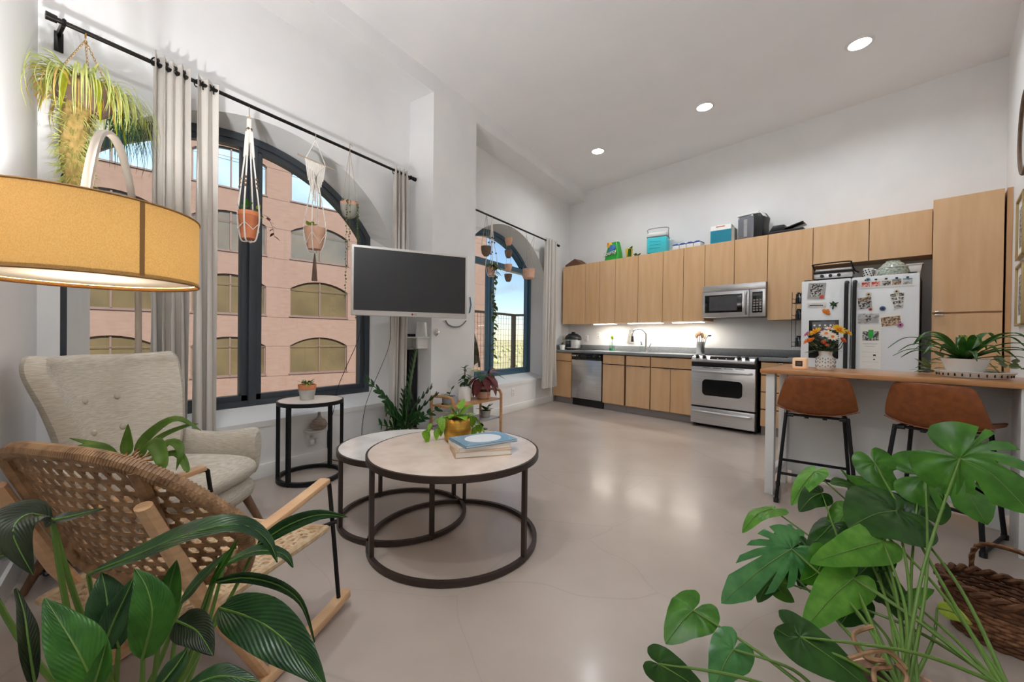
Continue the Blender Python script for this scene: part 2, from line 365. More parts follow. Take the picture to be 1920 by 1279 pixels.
# baseboards
bb = M(); bb.box(XW, XW + .014, .40, 2.97, 0, .11); S(bb.build('baseboard_left', 'trim_white', bevel=.003))
bb = M(); bb.box(XW, XW + .014, 3.68, 6.33, 0, .11); S(bb.build('baseboard_left', 'trim_white', bevel=.003))
bb = M(); bb.box(XP, XP + .013, 2.974, 3.675, 0, .11); bb.box(XW, XP + .013, 2.96, 2.974, 0, .11); S(bb.build('baseboard_pillar', 'trim_white', bevel=.003))
S(M().prism([tuple(kp(a, b)[:2]) for a, b in ((.05, 6.4), (5.265, 6.4), (5.265, 6.386), (.05, 6.386))], 0, .11, 'z').build('baseboard_near', 'trim_white', smooth=0))
# ================================================================ outside
mk('brick_pink', (118, 97, 87), (112, 90, 80), scale=2.2, stretch=(1, 1, 5), rough=.9, detail=5)
mk('joint_pink', (92, 74, 66), rough=.95)
mk('far_glass_tan_refl', (92, 80, 58), (72, 64, 48), scale=.5, rough=.06, spec=1.0, coat=.6)  # tan reflection of the facing building painted into the glass colour
mk('far_glass_sky_refl', (150, 176, 196), (120, 140, 160), scale=.4, rough=.05, spec=1.0, coat=.8)  # upper panes carry the sky reflection in their colour
mk('far_frame', (92, 72, 66), rough=.6)
FA = -20.0
fac = thing('opposite_building', 'salmon pink brick building with rows of wide arched windows across the street', 'building', kp(FA, 0), PHI)
# local x = +a (towards us), y = -b
cols = [1.646 + 4.34 * i for i in range(-5, 2)]; rows = [2.223 + 3.225 * i for i in range(-4, 5)]
W2 = 1.58; HS = 1.56; RISE = .48
RA = (W2 * W2 + RISE * RISE) / (2 * RISE)
def aw(yc, zs, g=0, N=10):
    w_ = W2 - g; return [(yc - w_, zs + g), (yc + w_, zs + g)] + [(yc + w_ * (1 - 2 * i / N), zs + HS + RISE - g - RA + math.sqrt(RA * RA - (w_ * (1 - 2 * i / N)) ** 2)) for i in range(N + 1)]
fm_ = M(); y0f, y1f = -24.0, 14.2; zlo, zhi = rows[0] - .6, rows[-1] + 3.0
# wall as vertical bands between columns and pieces above / below each window
edges = [y0f]
for c in cols: edges += [c - W2, c + W2]
edges.append(y1f)
edges = [min(max(e, y0f), y1f) for e in edges]
def fq(y0, y1, z0, z1): fm_.add([(0, y0, z0), (0, y1, z0), (0, y1, z1), (0, y0, z1)], [(0, 1, 2, 3)])
for i in range(0, len(edges), 2): fq(edges[i], edges[i + 1], zlo, zhi)
for c in cols:
    if c + W2 > y1f: continue
    z = zlo
    for r_ in rows:
        fq(c - W2, c + W2, z, r_); A = aw(c, r_)[2:]
        z = r_ + HS + RISE + .3
        for p, q in zip(A[:-1], A[1:]): fm_.add([(0, *p), (0, *q), (0, q[0], z), (0, p[0], z)], [(0, 1, 2, 3)])
        O = aw(c, r_)
        for p, q in zip(O, O[1:] + O[:1]): fm_.add([(0, *p), (0, *q), (-.22, *q), (-.22, *p)], [(0, 1, 2, 3)])
    fq(c - W2, c + W2, z, zhi)
fm_.add([(0, y1f, zlo), (-12, y1f, zlo), (-12, y1f, zhi), (0, y1f, zhi)], [(0, 1, 2, 3)])
fm_.build('facade', 'brick_pink', fac, smooth=0)
jm = M()
for r_ in rows:
    for dz in (-.10, HS - .02): jm.box(0, .006, y0f, y1f, r_ + dz - .012, r_ + dz + .012)
jm.build('brick_joint_lines', 'joint_pink', fac, smooth=0)
fr_cache = {}
for ci, c in enumerate(cols):
    if c + W2 > y1f: continue
    for ri, r_ in enumerate(rows):
        if not (-2.5 < r_ < 12.5 and -12 < c < 8): continue
        key = 'f'
        if key not in fr_cache:
            O = aw(0, 0); I = aw(0, 0, .06); k = len(O); m = M()
            m.add([(-.10, *p) for p in O] + [(-.10, *p) for p in I], [(i, (i + 1) % k, k + (i + 1) % k, k + i) for i in range(k)])
            m.box(-.11, -.07, -.035, .035, .05, HS + RISE - .05)
            m.box(0.0, .05, -W2 - .05, W2 + .05, -.06, 0.0)
            f0 = m.build('tmp', 'far_frame', None, smooth=0); fr_cache['f'] = f0.data; bpy.data.objects.remove(f0)
            for nm, g in (('far_glass_tan_refl', 'p'), ('far_glass_sky_refl', 'q')):
                for s_ in (-1, 1):
                    N = 8; w_ = W2 - .04; yy = [s_ * w_ * i / N for i in range(N + 1)]
                    poly = [(0, .03), (s_ * w_, .03)] + [(y, HS + RISE - .03 - RA + math.sqrt(RA * RA - y * y)) for y in yy[::-1]]
                    f1 = M().add([(-.14, *p) for p in poly], [tuple(range(len(poly)))]).build('tmp', nm, None, smooth=0); fr_cache[g + str(s_)] = f1.data; bpy.data.objects.remove(f1)
        wd = link('window', fr_cache['f'], None, fac, (0, c, r_))
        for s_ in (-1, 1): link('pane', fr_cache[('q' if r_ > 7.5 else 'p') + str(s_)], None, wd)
# landscape far below
mk('landscape', (160, 152, 108), (186, 174, 132), scale=.02, rough=1, detail=8, lo=.3, hi=.7)
S(M().box(-3500, 3500, -500, 5000, -32, -30).build('ground', 'landscape', smooth=0))
tm = M(); rnd = random.Random(3)
mk('tree_hazed', (150, 156, 110), (172, 172, 124), scale=.1, rough=1)  # pale tree colour has the distance haze mixed in
for i in range(420):
    y = rnd.uniform(220, 2400); x = -.62 * y + rnd.uniform(-.3, .34) * y; r_ = rnd.uniform(2, 5)
    tm.ball((x, y, -30 + r_ * .5), r_, r_, r_ * .8, 7, 4)
tag(tm.build('distant_trees', 'tree_hazed', smooth=60), 'scattered olive green trees on the dry plain far beyond the railing', 'trees', kind='stuff')
# balcony railing with welded mesh outside the second window
mk('rail_grey', (112, 104, 100), rough=.6)
rl = thing('balcony_railing', 'grey balcony railing with square wire mesh outside the second arched window', 'railing', (-4.45, 6.72, 0))
for x0, y0, x1, y1 in ((0, -3.4, 0, 0), (0, 0, .62, .16)):
    M().tube([(x0, y0, 1.585), (x1, y1, 1.585)], .03, 4).build('top_rail', 'rail_grey', rl, smooth=0)
    M().tube([(x0, y0, .1), (x1, y1, .1)], .025, 4).build('bottom_rail', 'rail_grey', rl, smooth=0)
    D = Vector((x1 - x0, y1 - y0, 0)); k = int(D.length / .088); m = M()
    for i in range(1, k):
        p = Vector((x0, y0, 0)) + D * i / k; m.tube([p + Vector((0, 0, .1)), p + Vector((0, 0, 1.57))], .003, 4)
    for i in range(1, 14): m.tube([(x0, y0, .1 + .108 * i), (x1, y1, .1 + .108 * i)], .003, 4)
    m.build('wire_mesh', 'steel_dark', rl, smooth=0)['kind'] = 'stuff'
for x, y in ((0, 0), (0, -1.75), (0, -3.4), (.62, .16)): M().box(x - .035, x + .035, y - .035, y + .035, -.1, 1.60).build('post', 'rail_grey', rl, bevel=.004)
M().box(-.1, .75, -3.6, .4, -.22, -.1).build('balcony_slab', 'concrete_pot', rl)
# ================================================================ recessed ceiling lights (three in view, two unseen ones added behind the camera for light)
MT['lamp_glow'] = mat('lamp_glow', (255, 250, 240), emit=14, ecol=(255, 248, 236))
LB = ['recessed ceiling light nearest the refrigerator end of the kitchen', 'middle recessed ceiling light of the row of three above the kitchen floor', 'recessed ceiling light nearest the beam by the window wall',
      'added unseen recessed ceiling light behind the camera, above the rocking chair', 'added unseen recessed ceiling light behind the camera, near the bar wall']
for (a, b), lb in zip(((4.327, 1.209), (2.96, 1.2), (1.46, 1.173), (3.2, 6.05), (4.45, 6.05)), LB):
    t = kt('recessed_light', lb, 'ceiling light', a, b, ZC, group='recessed ceiling lights')
    M().lathe([(.082, -.001), (.105, -.001), (.105, -.006), (.082, -.010)], 32, cap=False).build('trim_ring', 'trim_white', t)
    M().lathe([(.0001, -.004), (.083, -.004)], 32, cap=False).build('lens', 'lamp_glow', t)
    d = bpy.data.lights.new('recessed_lamp', 'AREA'); d.shape = 'DISK'; d.size = .16; d.energy = 7; d.color = (.90, .96, 1); d.spread = R(150)
    lo = bpy.data.objects.new('recessed_lamp', d); COL.objects.link(lo); lo.parent = t; lo.location = (0, 0, -.012)
# linear air slot where the ceiling meets the wall by the bar
t = kt('air_slot', 'dark linear air slot in the ceiling by the wall above the bar', 'air vent', 5.18, 2.2, ZC)
M().box(-.04, .04, -.6, .6, -.006, .0).build('slot_frame', 'trim_white', t)
M().box(-.012, .012, -.58, .58, -.0075, -.001).build('slot', 'black_plastic', t)
# ================================================================ kitchen along the back wall (local x along the wall, local -y into the room)
def door_panel(x0, x1, z0, z1, y, parent, name='door', m='wood_maple', t=.02):
    g = .0025; return M().box(x0 + g, x1 - g, y - t, y, z0 + g, z1 - g).build(name, m, parent, bevel=.0015, seg=1)
def knob_pull(x, z, y, parent):
    M().box(x - .032, x + .032, y - .026, y - .001, z - .004, z + .004).build('handle', 'chrome', parent, bevel=.002)
# ---- upper cabinets
UB = .33; ZU0, ZU1 = 1.388, 2.432
def upper(a0, a1, splits, z0, lab, depth=UB):
    t = kt('wall_cabinet', lab, 'cabinet', a0, 0, 0, group='maple wall cabinets'); w_ = a1 - a0
    M().box(.001, w_ - .001, -depth + .023, 0, z0, ZU1).build('body', 'wood_maple_dark', t)
    M().box(.004, w_ - .004, -depth + .0215, -depth + .024, z0 + .002, ZU1 - .003).build('gap_shade_sheet', 'gap_shade', t)  # dark sheet painting the shade between the doors
    xs = [0] + [s - a0 for s in splits] + [w_]
    for x0, x1 in zip(xs[:-1], xs[1:]): door_panel(x0 + .001, x1 - .001, z0 - .004, ZU1, -depth + .02, t)
    return t
upper(.13, .637, [], ZU0, 'maple wall cabinet in the corner above the pressure cooker')
upper(.637, 1.236, [.931], ZU0, 'two-door maple wall cabinet under the green paper towel pack')
upper(1.236, 2.047, [1.643], ZU0, 'two-door maple wall cabinet over the faucet, below the turquoise cooler')
upper(2.047, 2.647, [2.353], ZU0, 'two-door maple wall cabinet beside the microwave, below blue-lidded boxes')
upper(2.647, 3.396, [3.018], 1.855, 'short two-door maple wall cabinet above the microwave')
upper(3.396, 3.848, [], ZU0 - .008, 'single tall-door maple wall cabinet between microwave and refrigerator')
upper(3.848, 4.795, [4.33], 1.985, 'short wide maple wall cabinet above the refrigerator')
# under-cabinet strip lights
MT['strip_glow'] = mat('strip_glow', (255, 248, 236), emit=7, ecol=(255, 246, 230))
for (a0, a1), lb in zip(((.815, 1.235), (1.465, 2.035), (2.19, 2.635)), ('white under-cabinet strip light above the glass jar', 'white under-cabinet strip light above the faucet', 'white under-cabinet strip light above the utensil crock')):
    t = kt('strip_light', lb, 'strip light', a0, .30, 1.384, group='under-cabinet strip lights'); w_ = a1 - a0
    M().box(0, w_, -.03, .06, -.012, 0).build('housing', 'white_plastic', t); M().box(.01, w_ - .01, -.034, .05, -.018, -.012).build('diffuser', 'strip_glow', t)
    d = bpy.data.lights.new('strip_lamp', 'AREA'); d.shape = 'RECTANGLE'; d.size = w_ - .04; d.size_y = .06; d.energy = 2.4; d.color = (1, .93, .82)
    lo = bpy.data.objects.new('strip_lamp', d); COL.objects.link(lo); lo.parent = t; lo.location = (w_ / 2, .01, -.022)
# ---- tall pantry cabinet
t = kt('pantry_cabinet', 'tall maple pantry cabinet in the corner beside the refrigerator', 'cabinet', 4.80, 0, 0); w_ = .42
M().box(0, w_, -.575, 0, .10, 2.447).build('body', 'wood_maple_dark', t); M().box(0, w_ + .04, -.52, 0, 0, .10).build('kick', 'kick_grey', t)
for z0, z1 in ((.11, 1.386), (1.398, 2.447)):
    d = door_panel(0, w_, z0, z1, -.58, t)
    M().box(.02, .075, -.625, -.6, (1.37 if z0 < 1 else 1.402), (1.382 if z0 < 1 else 1.412)).build('handle', 'chrome', d, bevel=.002)
M().box(w_ + .012, w_ + .044, -.585, 0, .10, 2.447).build('filler_strip', 'wood_maple_dark', t)
# ---- base cabinets
BF = .60
def base(a0, a1, lab, drawers, doors, pulls=()):
    t = kt('base_cabinet', lab, 'cabinet', a0, 0, 0, group='maple base cabinets'); w_ = a1 - a0
    M().box(.001, w_ - .001, -BF + .024, -.02, .105, .884).build('body', 'wood_maple_dark', t)
    M().box(0, w_, -.545, -.02, 0, .108).build('kick', 'kick_grey', t)
    M().box(.004, w_ - .004, -BF + .0215, -BF + .025, .108, .878).build('gap_shade_sheet', 'gap_shade', t)  # gap shade painted behind drawers and doors as a dark sheet
    for kind, x0, x1, z0, z1 in [('drawer', *q) for q in drawers] + [('door', *q) for q in doors]:
        d = door_panel(x0, x1, z0, z1, -BF + .02, t, kind)
        for px, pz in pulls:
            if x0 <= px <= x1 and z0 <= pz <= z1 + .012: knob_pull(px, pz, -BF, d)
    return t
base(.152, .572, 'narrow maple base cabinet in the corner behind the curtain', [(.004, .416, .735, .876)], [(.004, .416, .11, .73)], [(.21, .728)])
base(1.196, 1.60, 'maple base cabinet right beside the dishwasher', [(.004, .39, .73, .874)], [(.004, .39, .11, .722)], [(.10, .72), (.33, .72)])
base(1.605, 2.012, 'maple base cabinet under the sink and faucet', [(.012, .40, .725, .872)], [(.012, .40, .11, .718)], [(.06, .712), (.30, .712)])
base(2.014, 2.612, 'double-door maple base cabinet left of the oven range', [(.004, .592, .725, .870)], [(.004, .295, .11, .716), (.299, .592, .11, .716)], [(.29, .862), (.24, .712), (.35, .712)])
base(3.41, 3.81, 'maple drawer stack between the oven range and the refrigerator', [(.004, .396, .72, .868), (.004, .396, .52, .712), (.004, .396, .315, .512), (.004, .396, .11, .307)], [], [(.2, .862)])
# ---- worktop
t = kt('worktop', 'grey stone worktop with low backsplash running along the kitchen wall', 'worktop', 0, 0, 0)
M().prism([(.008, -.012), (.158, -.635), (2.614, -.635), (2.614, -.012)], .884, .924, 'z').build('slab', 'counter_grey', t, bevel=.003)
M().box(3.40, 3.83, -.635, -.012, .884, .924).build('slab', 'counter_grey', t, bevel=.003)
M().box(0.01, 3.83, -.022, -.002, .905, 1.012).build('backsplash', 'counter_grey', t, bevel=.002)
M().prism([(.010, -.022), (.150, -.60), (.165, -.60), (.025, -.022)], .925, 1.012, 'z').build('backsplash', 'counter_grey', t, bevel=.002)
M().box(1.40, 2.02, -.50, -.13, .9225, .926).build('sink_rim', 'steel', t); M().box(1.42, 2.0, -.48, -.15, .9235, .9268).build('sink_basin', 'steel_dark', t)
# ---- dishwasher
t = kt('dishwasher', 'stainless steel dishwasher with black control strip', 'dishwasher', .578, 0, 0); w_ = .610
M().box(.004, w_ - .004, -.57, -.03, .10, .88).build('body', 'black_plastic', t)
M().box(.006, w_ - .006, -.612, -.57, .125, .770).build('door', 'steel', t, bevel=.006)
cp = M().box(.006, w_ - .006, -.612, -.57, .775, .878).build('control_panel', 'black_gloss', t, bevel=.006)
M().prism([(.10, .790), (.52, .790), (.46, .776), (.16, .776)], -.63, -.60).build('door_grip', 'steel_dark', t, bevel=.004)
for i, x in enumerate((.03, .06, .09, .13)): M().cyl((x, -.617, .838), (x, -.605, .838), .012 if i < 3 else .009, n=12).build('button', 'chrome', cp)
for i in range(6): M().box(.20 + i * .035, .222 + i * .035, -.6145, -.605, .826, .842).build('button', 'steel_dark', cp)
M().box(.56, .585, -.6145, -.605, .83, .85).build('badge', 'chrome', cp)
M().box(.0, w_, -.565, -.30, .0, .115).build('kick_plate', 'black_plastic', t)
# ---- oven range
t = kt('oven_range', 'stainless steel slide-in oven range with dark oven window', 'oven', 2.622, 0, 0); w_ = .762
M().box(.0, w_, -.625, -.03, .03, .895).build('body', 'black_plastic', t)
M().box(-.004, w_ + .004, -.60, -.03, .895, .922).build('cooktop', 'black_gloss', t, bevel=.006)
for x, y, r_ in ((.2, -.18, .08), (.56, -.18, .1), (.2, -.42, .1), (.56, -.42, .08)): M().lathe([(r_ - .004, .9224), (r_, .9224)], 28, c=(x, y, 0), cap=False).build('burner_ring', 'steel_dark', t)
cpm = M().prism([(-.69, .845), (-.69, .868), (-.66, .905), (-.59, .925), (-.59, .83), (-.66, .83)], .012, w_ - .012, 'x').build('control_panel', 'steel', t, bevel=.004)
for x in (.09, .175, .585, .67):
    k = M().cyl((x, -.675, .892), (x, -.705, .93), .021, .018, n=16).build('knob', 'black_plastic', t, bevel=.002)
    M().cyl((x, -.672, .888), (x, -.682, .900), .027, n=18).build('knob_bezel', 'chrome', k)
dp = M().prism([(-.682, .884), (-.650, .917), (-.648, .914), (-.680, .881)], .24, .53, 'x').build('display', 'black_gloss', t)
for x in (.33, .43): M().box(x, x + .012, -.681, -.676, .888, .896).build('indicator', 'white_plastic', dp)
M().box(.004, w_ - .004, -.645, -.62, .785, .838).build('vent_strip', 'black_plastic', t, bevel=.003)
od = M().box(.006, w_ - .006, -.675, -.628, .275, .782).build('oven_door', 'steel', t, bevel=.007)
wp = []
for cx, cz, a0 in ((.60 - .03, .62 - .05, 0), (.15 + .05, .62 - .05, 90), (.15 + .05, .415 + .05, 180), (.60 - .03, .415 + .05, 270)):
    for i in range(6): a = R(a0 + 18 * i); wp.append((cx + .05 * math.cos(a), cz + .05 * math.sin(a)))
M().prism([(x * 1.0 , z) for x, z in wp], -.6775, -.66).build('oven_window', 'black_gloss', od)
def bar_handle(x0, x1, z, y, parent, r_=.013):
    h = M().tube(spline([(x0, y + .03, z), (x0 + .02, y, z), ((x0 + x1) / 2, y - .012, z), (x1 - .02, y, z), (x1, y + .03, z)], 6), r_, 10).build('handle', 'steel', parent); return h
bar_handle(.05, w_ - .05, .725, -.715, od)
for i in range(4): M().box(.15 + i * .13, .25 + i * .13, -.677, -.66, .765, .771).build('vent', 'black_plastic', od)
dr = M().box(.006, w_ - .006, -.675, -.628, .045, .255).build('warming_drawer', 'steel', t, bevel=.007); bar_handle(.05, w_ - .05, .205, -.712, dr)
for x in (.05, w_ - .05): M().cyl((x, -.55, 0), (x, -.55, .04), .02).build('foot', 'black_plastic', t)
# ---- microwave
t = kt('microwave', 'stainless steel over-the-range microwave under the short cabinet', 'microwave', 2.655, 0, 0); w_ = .745
M().box(0, w_, -.385, 0, 1.425, 1.848).build('body', 'steel_dark', t)
M().box(0.0, w_, -.405, -.38, 1.765, 1.848).build('vent_panel', 'steel', t, bevel=.004)
dd = M().box(0, .565, -.412, -.38, 1.425, 1.763).build('door', 'steel', t, bevel=.008); M().box(.03, .49, -.4145, -.40, 1.485, 1.72).build('door_window', 'black_gloss', dd, bevel=.004)
M().box(.09, .43, -.4155, -.41, 1.51, 1.70).build('window_screen', 'steel_dark', dd)
M().tube(spline([(.535, -.405, 1.455), (.535, -.455, 1.50), (.535, -.462, 1.60), (.535, -.455, 1.70), (.535, -.405, 1.745)], 6), .013, 10).build('handle', 'steel', dd)
c_ = M().box(.568, w_, -.408, -.38, 1.425, 1.763).build('control_panel', 'steel', t, bevel=.006); M().box(.60, w_ - .03, -.411, -.40, 1.47, 1.73).build('keypad', 'black_gloss', c_, bevel=.004)
for i in range(5):
    for j in range(3): M().box(.612 + j * .034, .636 + j * .034, -.4125, -.408, 1.49 + i * .032, 1.51 + i * .032).build('key', 'kick_grey', c_)
M().box(.61, w_ - .04, -.4125, -.408, 1.68, 1.71).build('display', 'steel_dark', c_)
# ---- refrigerator
t = kt('refrigerator', 'white side-by-side refrigerator covered with magnets and photos', 'refrigerator', 3.83, 0, 0); w_ = .895; FZ = 1.765
M().box(.022, w_ - .002, -.665, -.04, .03, FZ - .012).build('body', 'black_plastic', t)
fd = M().box(0, .408, -.752, -.672, .09, FZ).build('freezer_door', 'fridge_white', t, bevel=.010); rd = M().box(.416, w_, -.752, -.672, .09, FZ).build('door', 'fridge_white', t, bevel=.010)
M().box(.0, w_, -.66, -.55, .0, .085).build('kick_grille', 'black_plastic', t)
for x, p in ((.382, fd), (.444, rd)):
    M().tube(spline([(x, -.752, 1.72), (x, -.80, 1.70), (x, -.805, 1.45), (x, -.805, 1.15), (x, -.80, .80), (x, -.752, .78)], 6), .017, 10, flat=.7).build('handle', 'black_plastic', p)
M().box(.07, .32, -.758, -.74, .945, 1.345).build('dispenser', 'black_gloss', fd, bevel=.006); M().box(.10, .29, -.7595, -.755, 1.255, 1.325).build('dispenser_panel', 'steel_dark', fd)
for i in range(4): M().cyl((.12 + i * .045, -.762, 1.29), (.12 + i * .045, -.757, 1.29), .010, n=10).build('button', 'white_plastic', fd)
for x in (.02, w_ - .08): M().box(x, x + .06, -.74, -.62, FZ - .01, FZ + .012).build('hinge_cover', 'black_plastic', t, bevel=.004)
# ---- faucet, hanging towel, outlets
t = kt('faucet', 'chrome pull-down kitchen faucet with tall arched neck', 'faucet', 1.70, .16, .924)
M().lathe([(.028, 0), (.028, .012), (.019, .02), (.017, .09)], 18).build('base', 'chrome', t)
M().tube(spline([(0, 0, .08), (0, 0, .22), (-.005, -.01, .30), (-.06, -.06, .365), (-.13, -.12, .35), (-.155, -.145, .29), (-.155, -.145, .24)], 8), .013, 12).build('neck', 'chrome', t)
M().cyl((-.155, -.145, .25), (-.155, -.145, .16), .017, .021, 14).build('spray_head', 'black_plastic', t)
M().tube([(.015, 0, .07), (.06, -.01, .085), (.095, -.015, .14)], [.010, .009, .007], 8).build('lever', 'chrome', t)
t = kt('dish_towel', 'light grey dish towel hanging from a hook beside the faucet', 'towel', 1.335, .012, 1.06)
def tw(u, v):
    s_ = .012 + .05 * u; return ((v - .5) * 2 * s_, -.012 - .012 * math.sin(v * 9.4) * u, .225 * (1 - u))
M().surf(tw, 10, 14).build('cloth', 'concrete_pot', t, solid=.004, smooth=60); M().cyl((0, 0, .235), (0, -.02, .235), .010).build('hook', 'white_plastic', t)
mk('outlet_white', (240, 240, 238), rough=.35)
def outlet(name, lab, loc, rz, w_=.075, h=.118, kind='outlet', gang=1):
    t = thing(name, lab, kind, loc, rz); W = w_ * (1 + .62 * (gang - 1))
    p = M().box(-W / 2, W / 2, -.006, 0, -h / 2, h / 2).build('cover_plate', 'outlet_white', t, bevel=.002)
    for g in range(gang):
        x = (g - (gang - 1) / 2) * .046
        for dz in (-.022, .022):
            M().box(x - .016, x + .016, -.0085, -.005, dz - .014, dz + .014).build('socket', 'white_plastic', p, bevel=.002)
            for dx in (-.006, .006): M().box(x + dx - .0013, x + dx + .0013, -.0092, -.008, dz - .004, dz + .006).build('slot', 'ink', p)
    return t
outlet('wall_outlet', 'white wall outlet beside the pressure cooker', kp(.435, .001, 1.135), PHI)
outlet('wall_outlet', 'white wall switch plate higher up by the pressure cooker', kp(.70, .001, 1.19), PHI)
outlet('wall_outlet', 'white wall outlet behind the glass jar', kp(1.06, .001, 1.13), PHI, gang=2, h=.09)
outlet('wall_outlet', 'wide white wall outlet between faucet and utensil crock', kp(2.02, .001, 1.14), PHI, gang=2, h=.10)
outlet('wall_outlet', 'white outlet low on the wall under the second window sill', (XW + .001, 5.05, .30), R(90))
# ================================================================ the bar
mk('bar_shadow', (120, 120, 122), rough=.5)
t = kt('breakfast_bar', 'white breakfast bar with warm wooden top standing in front of the refrigerator', 'bar counter', 3.965, 2.65, 0)
BW = 1.295
M().box(0, BW, 0, .62, .884, .914).build('wooden_top', 'bar_wood', t, bevel=.004)
M().box(.03, .085, .035, .09, 0, .884).build('leg', 'bar_white', t, bevel=.002)
M().box(.03, .085, .385, .44, 0, .884).build('leg', 'bar_white', t, bevel=.002)
M().box(1.19, BW, .03, .44, 0, .884).build('side_panel', 'bar_white', t, bevel=.002)
M().box(.035, .08, .09, .385, .135, .18).build('rail', 'bar_white', t, bevel=.002)
M().box(.03, 1.19, .395, .44, .80, .884).build('apron', 'bar_white', t, bevel=.002)
M().box(.08, 1.19, .432, .445, .10, .80).build('back_panel', 'bar_white', t)
M().box(.08, 1.19, .445, .60, .10, .86).build('cabinet_body', 'bar_white', t)
for x in (.11, 1.10): M().box(x, x + .07, .44, .50, 0, .10).build('foot', 'bar_white', t, bevel=.002)
# ---- bar stools
def stool(label, a, b, rz):
    t = kt('bar_stool', label, 'bar stool', a, b, 0, rz, 'bar stools')
    # local: back of the seat at -y, front at +y (facing the bar)
    def shell(u, v):
        x = (v - .5) * 2
        if u < .5:
            q = u / .5; w_ = .20 + .03 * (1 - (q - .4) ** 2) ; y = -.15 + .33 * (1 - q); z = .625 + .05 * abs(x) ** 2.4 * (1 - .5 * (1 - q)) - .012 * (1 - x * x) + (.02 if q < .1 else 0)
            y = .20 - .33 * q
            return (x * w_, y, z - (.02 * (1 - q) ** 4))
        q = (u - .5) / .5; w_ = .228 - .058 * q + .006 * math.sin(q * 3.14); z = .628 + .258 * q ** 1.05; y = -.13 - .105 * math.sin(q * 1.35) ** .8
        zc = .04 * abs(x) ** 2.4 * (1 - q); curve = .055 * abs(x) ** 2 * (.4 + q * .6)
        if q > .9: w_ -= .02 * ((q - .9) / .1) ** 2
        return (x * w_, y + curve + (.0), z + zc * .8 - .012 * (1 - x * x) * (1 - q))
    M().surf(shell, 22, 16).build('seat_shell', 'leather', t, solid=.018, smooth=60, sub=1)
    M().tube([shell(.5, v / 16) for v in range(17)], .004, 6).build('seam', 'leather', t)
    fl = {(-1, -1): (-.215, -.215), (1, -1): (.215, -.215), (-1, 1): (-.215, .185), (1, 1): (.215, .185)}
    tp = {(-1, -1): (-.165, -.13), (1, -1): (.165, -.13), (-1, 1): (-.165, .13), (1, 1): (.165, .13)}
    for k in fl:
        x0, y0 = fl[k]; x1, y1 = tp[k]
        M().tube(spline([(x0, y0, .012), (x1 + (x0 - x1) * .12, y1 + (y0 - y1) * .12, .56), (x1, y1, .597), (x1 * .75, y1, .602)], 5), .0115, 8).build('leg', 'black_metal', t)
        M().lathe([(.016, 0), (.016, .028)], 10, c=(x0, y0, 0)).build('foot_cap', 'black_plastic', t)
    def at(k, z): x0, y0 = fl[k]; x1, y1 = tp[k]; q = z / .6; return (x0 + (x1 - x0) * q, y0 + (y1 - y0) * q, z)
    for s_ in (-1, 1):
        M().tube([at((s_, -1), .02), at((s_, 1), .02)], .010, 8).build('floor_bar', 'black_metal', t)
        M().tube([(s_ * .165, -.13, .602), (s_ * .165, .13, .602)], .010, 8).build('seat_rail', 'black_metal', t)
    for s_ in (-1, 1): M().tube([at((-1, s_), .21 if s_ > 0 else .20), at((1, s_), .21 if s_ > 0 else .20)], .010, 8).build('foot_rest', 'black_metal', t)
    for s_ in (-1, 1): M().tube([(-.165, s_ * .10, .602), (.165, s_ * .10, .602)], .009, 8).build('cross_bar', 'black_metal', t)
    for x in (-.05, .05): M().box(x - .012, x + .012, -.11, -.09, .585, .6).build('bracket', 'black_plastic', t)
stool('brown leather bar stool at the end of the bar, near the oven range', 4.267, 2.49, R(12))
stool('brown leather bar stool closer to the white side panel, behind the split-leaf plant', 4.875, 2.49, R(-14))
# ================================================================ living area: tables
def hoop_table(name, label, loc, r_top, r_ring, h, legs, mtop, metal='bronze_metal', bar=.011, thick=.02, grp=None):
    t = thing(name, label, 'table', loc, 0, grp)
    M().lathe([(.0001, h - thick), (r_top - .012, h - thick), (r_top - .012, h), (.0001, h)], 64, cap=False).build('table_top', mtop, t)
    m = M(); m.lathe([(r_top - .012, h - thick - .012), (r_top, h - thick - .012), (r_top, h - .001), (r_top - .012, h - .001)], 64, cap=False); m.f += []
    m.build('rim', metal, t)
    M().lathe([(r_ring - bar, 0.006), (r_ring + bar, .006), (r_ring + bar, .006 + bar * 2.2), (r_ring - bar, .006 + bar * 2.2), (r_ring - bar, .006)], 64, cap=False).build('base_ring', metal, t)
    for a in legs:
        x, y = r_ring * math.cos(R(a)), r_ring * math.sin(R(a))
        m = M(); m.box(-bar, bar, -bar, bar, .02, h - thick - .01); m.move(Matrix.Translation((x, y, 0)) @ Matrix.Rotation(R(a), 4, 'Z')); m.build('leg', metal, t)
        M().lathe([(.008, 0), (.008, .008)], 8, c=(x, y, 0)).build('foot_pad', 'black_plastic', t)
    return t
hoop_table('coffee_table', 'larger round coffee table with travertine top and bronze hoop base', (-1.493, 1.672, 0), .468, .452, .50, (-111, 2, 123), 'travertine')
hoop_table('coffee_table', 'lower round coffee table tucked behind the larger one', (-1.931, 1.698, 0), .392, .376, .452, (-110, -18, 77, 164), 'marble')
hoop_table('side_table', 'small tall side table with white top by the window sill', (-3.06, 1.735, 0), .238, .225, .615, (-125, -70, 55, 110), 'marble', 'black_metal', .013, .018)
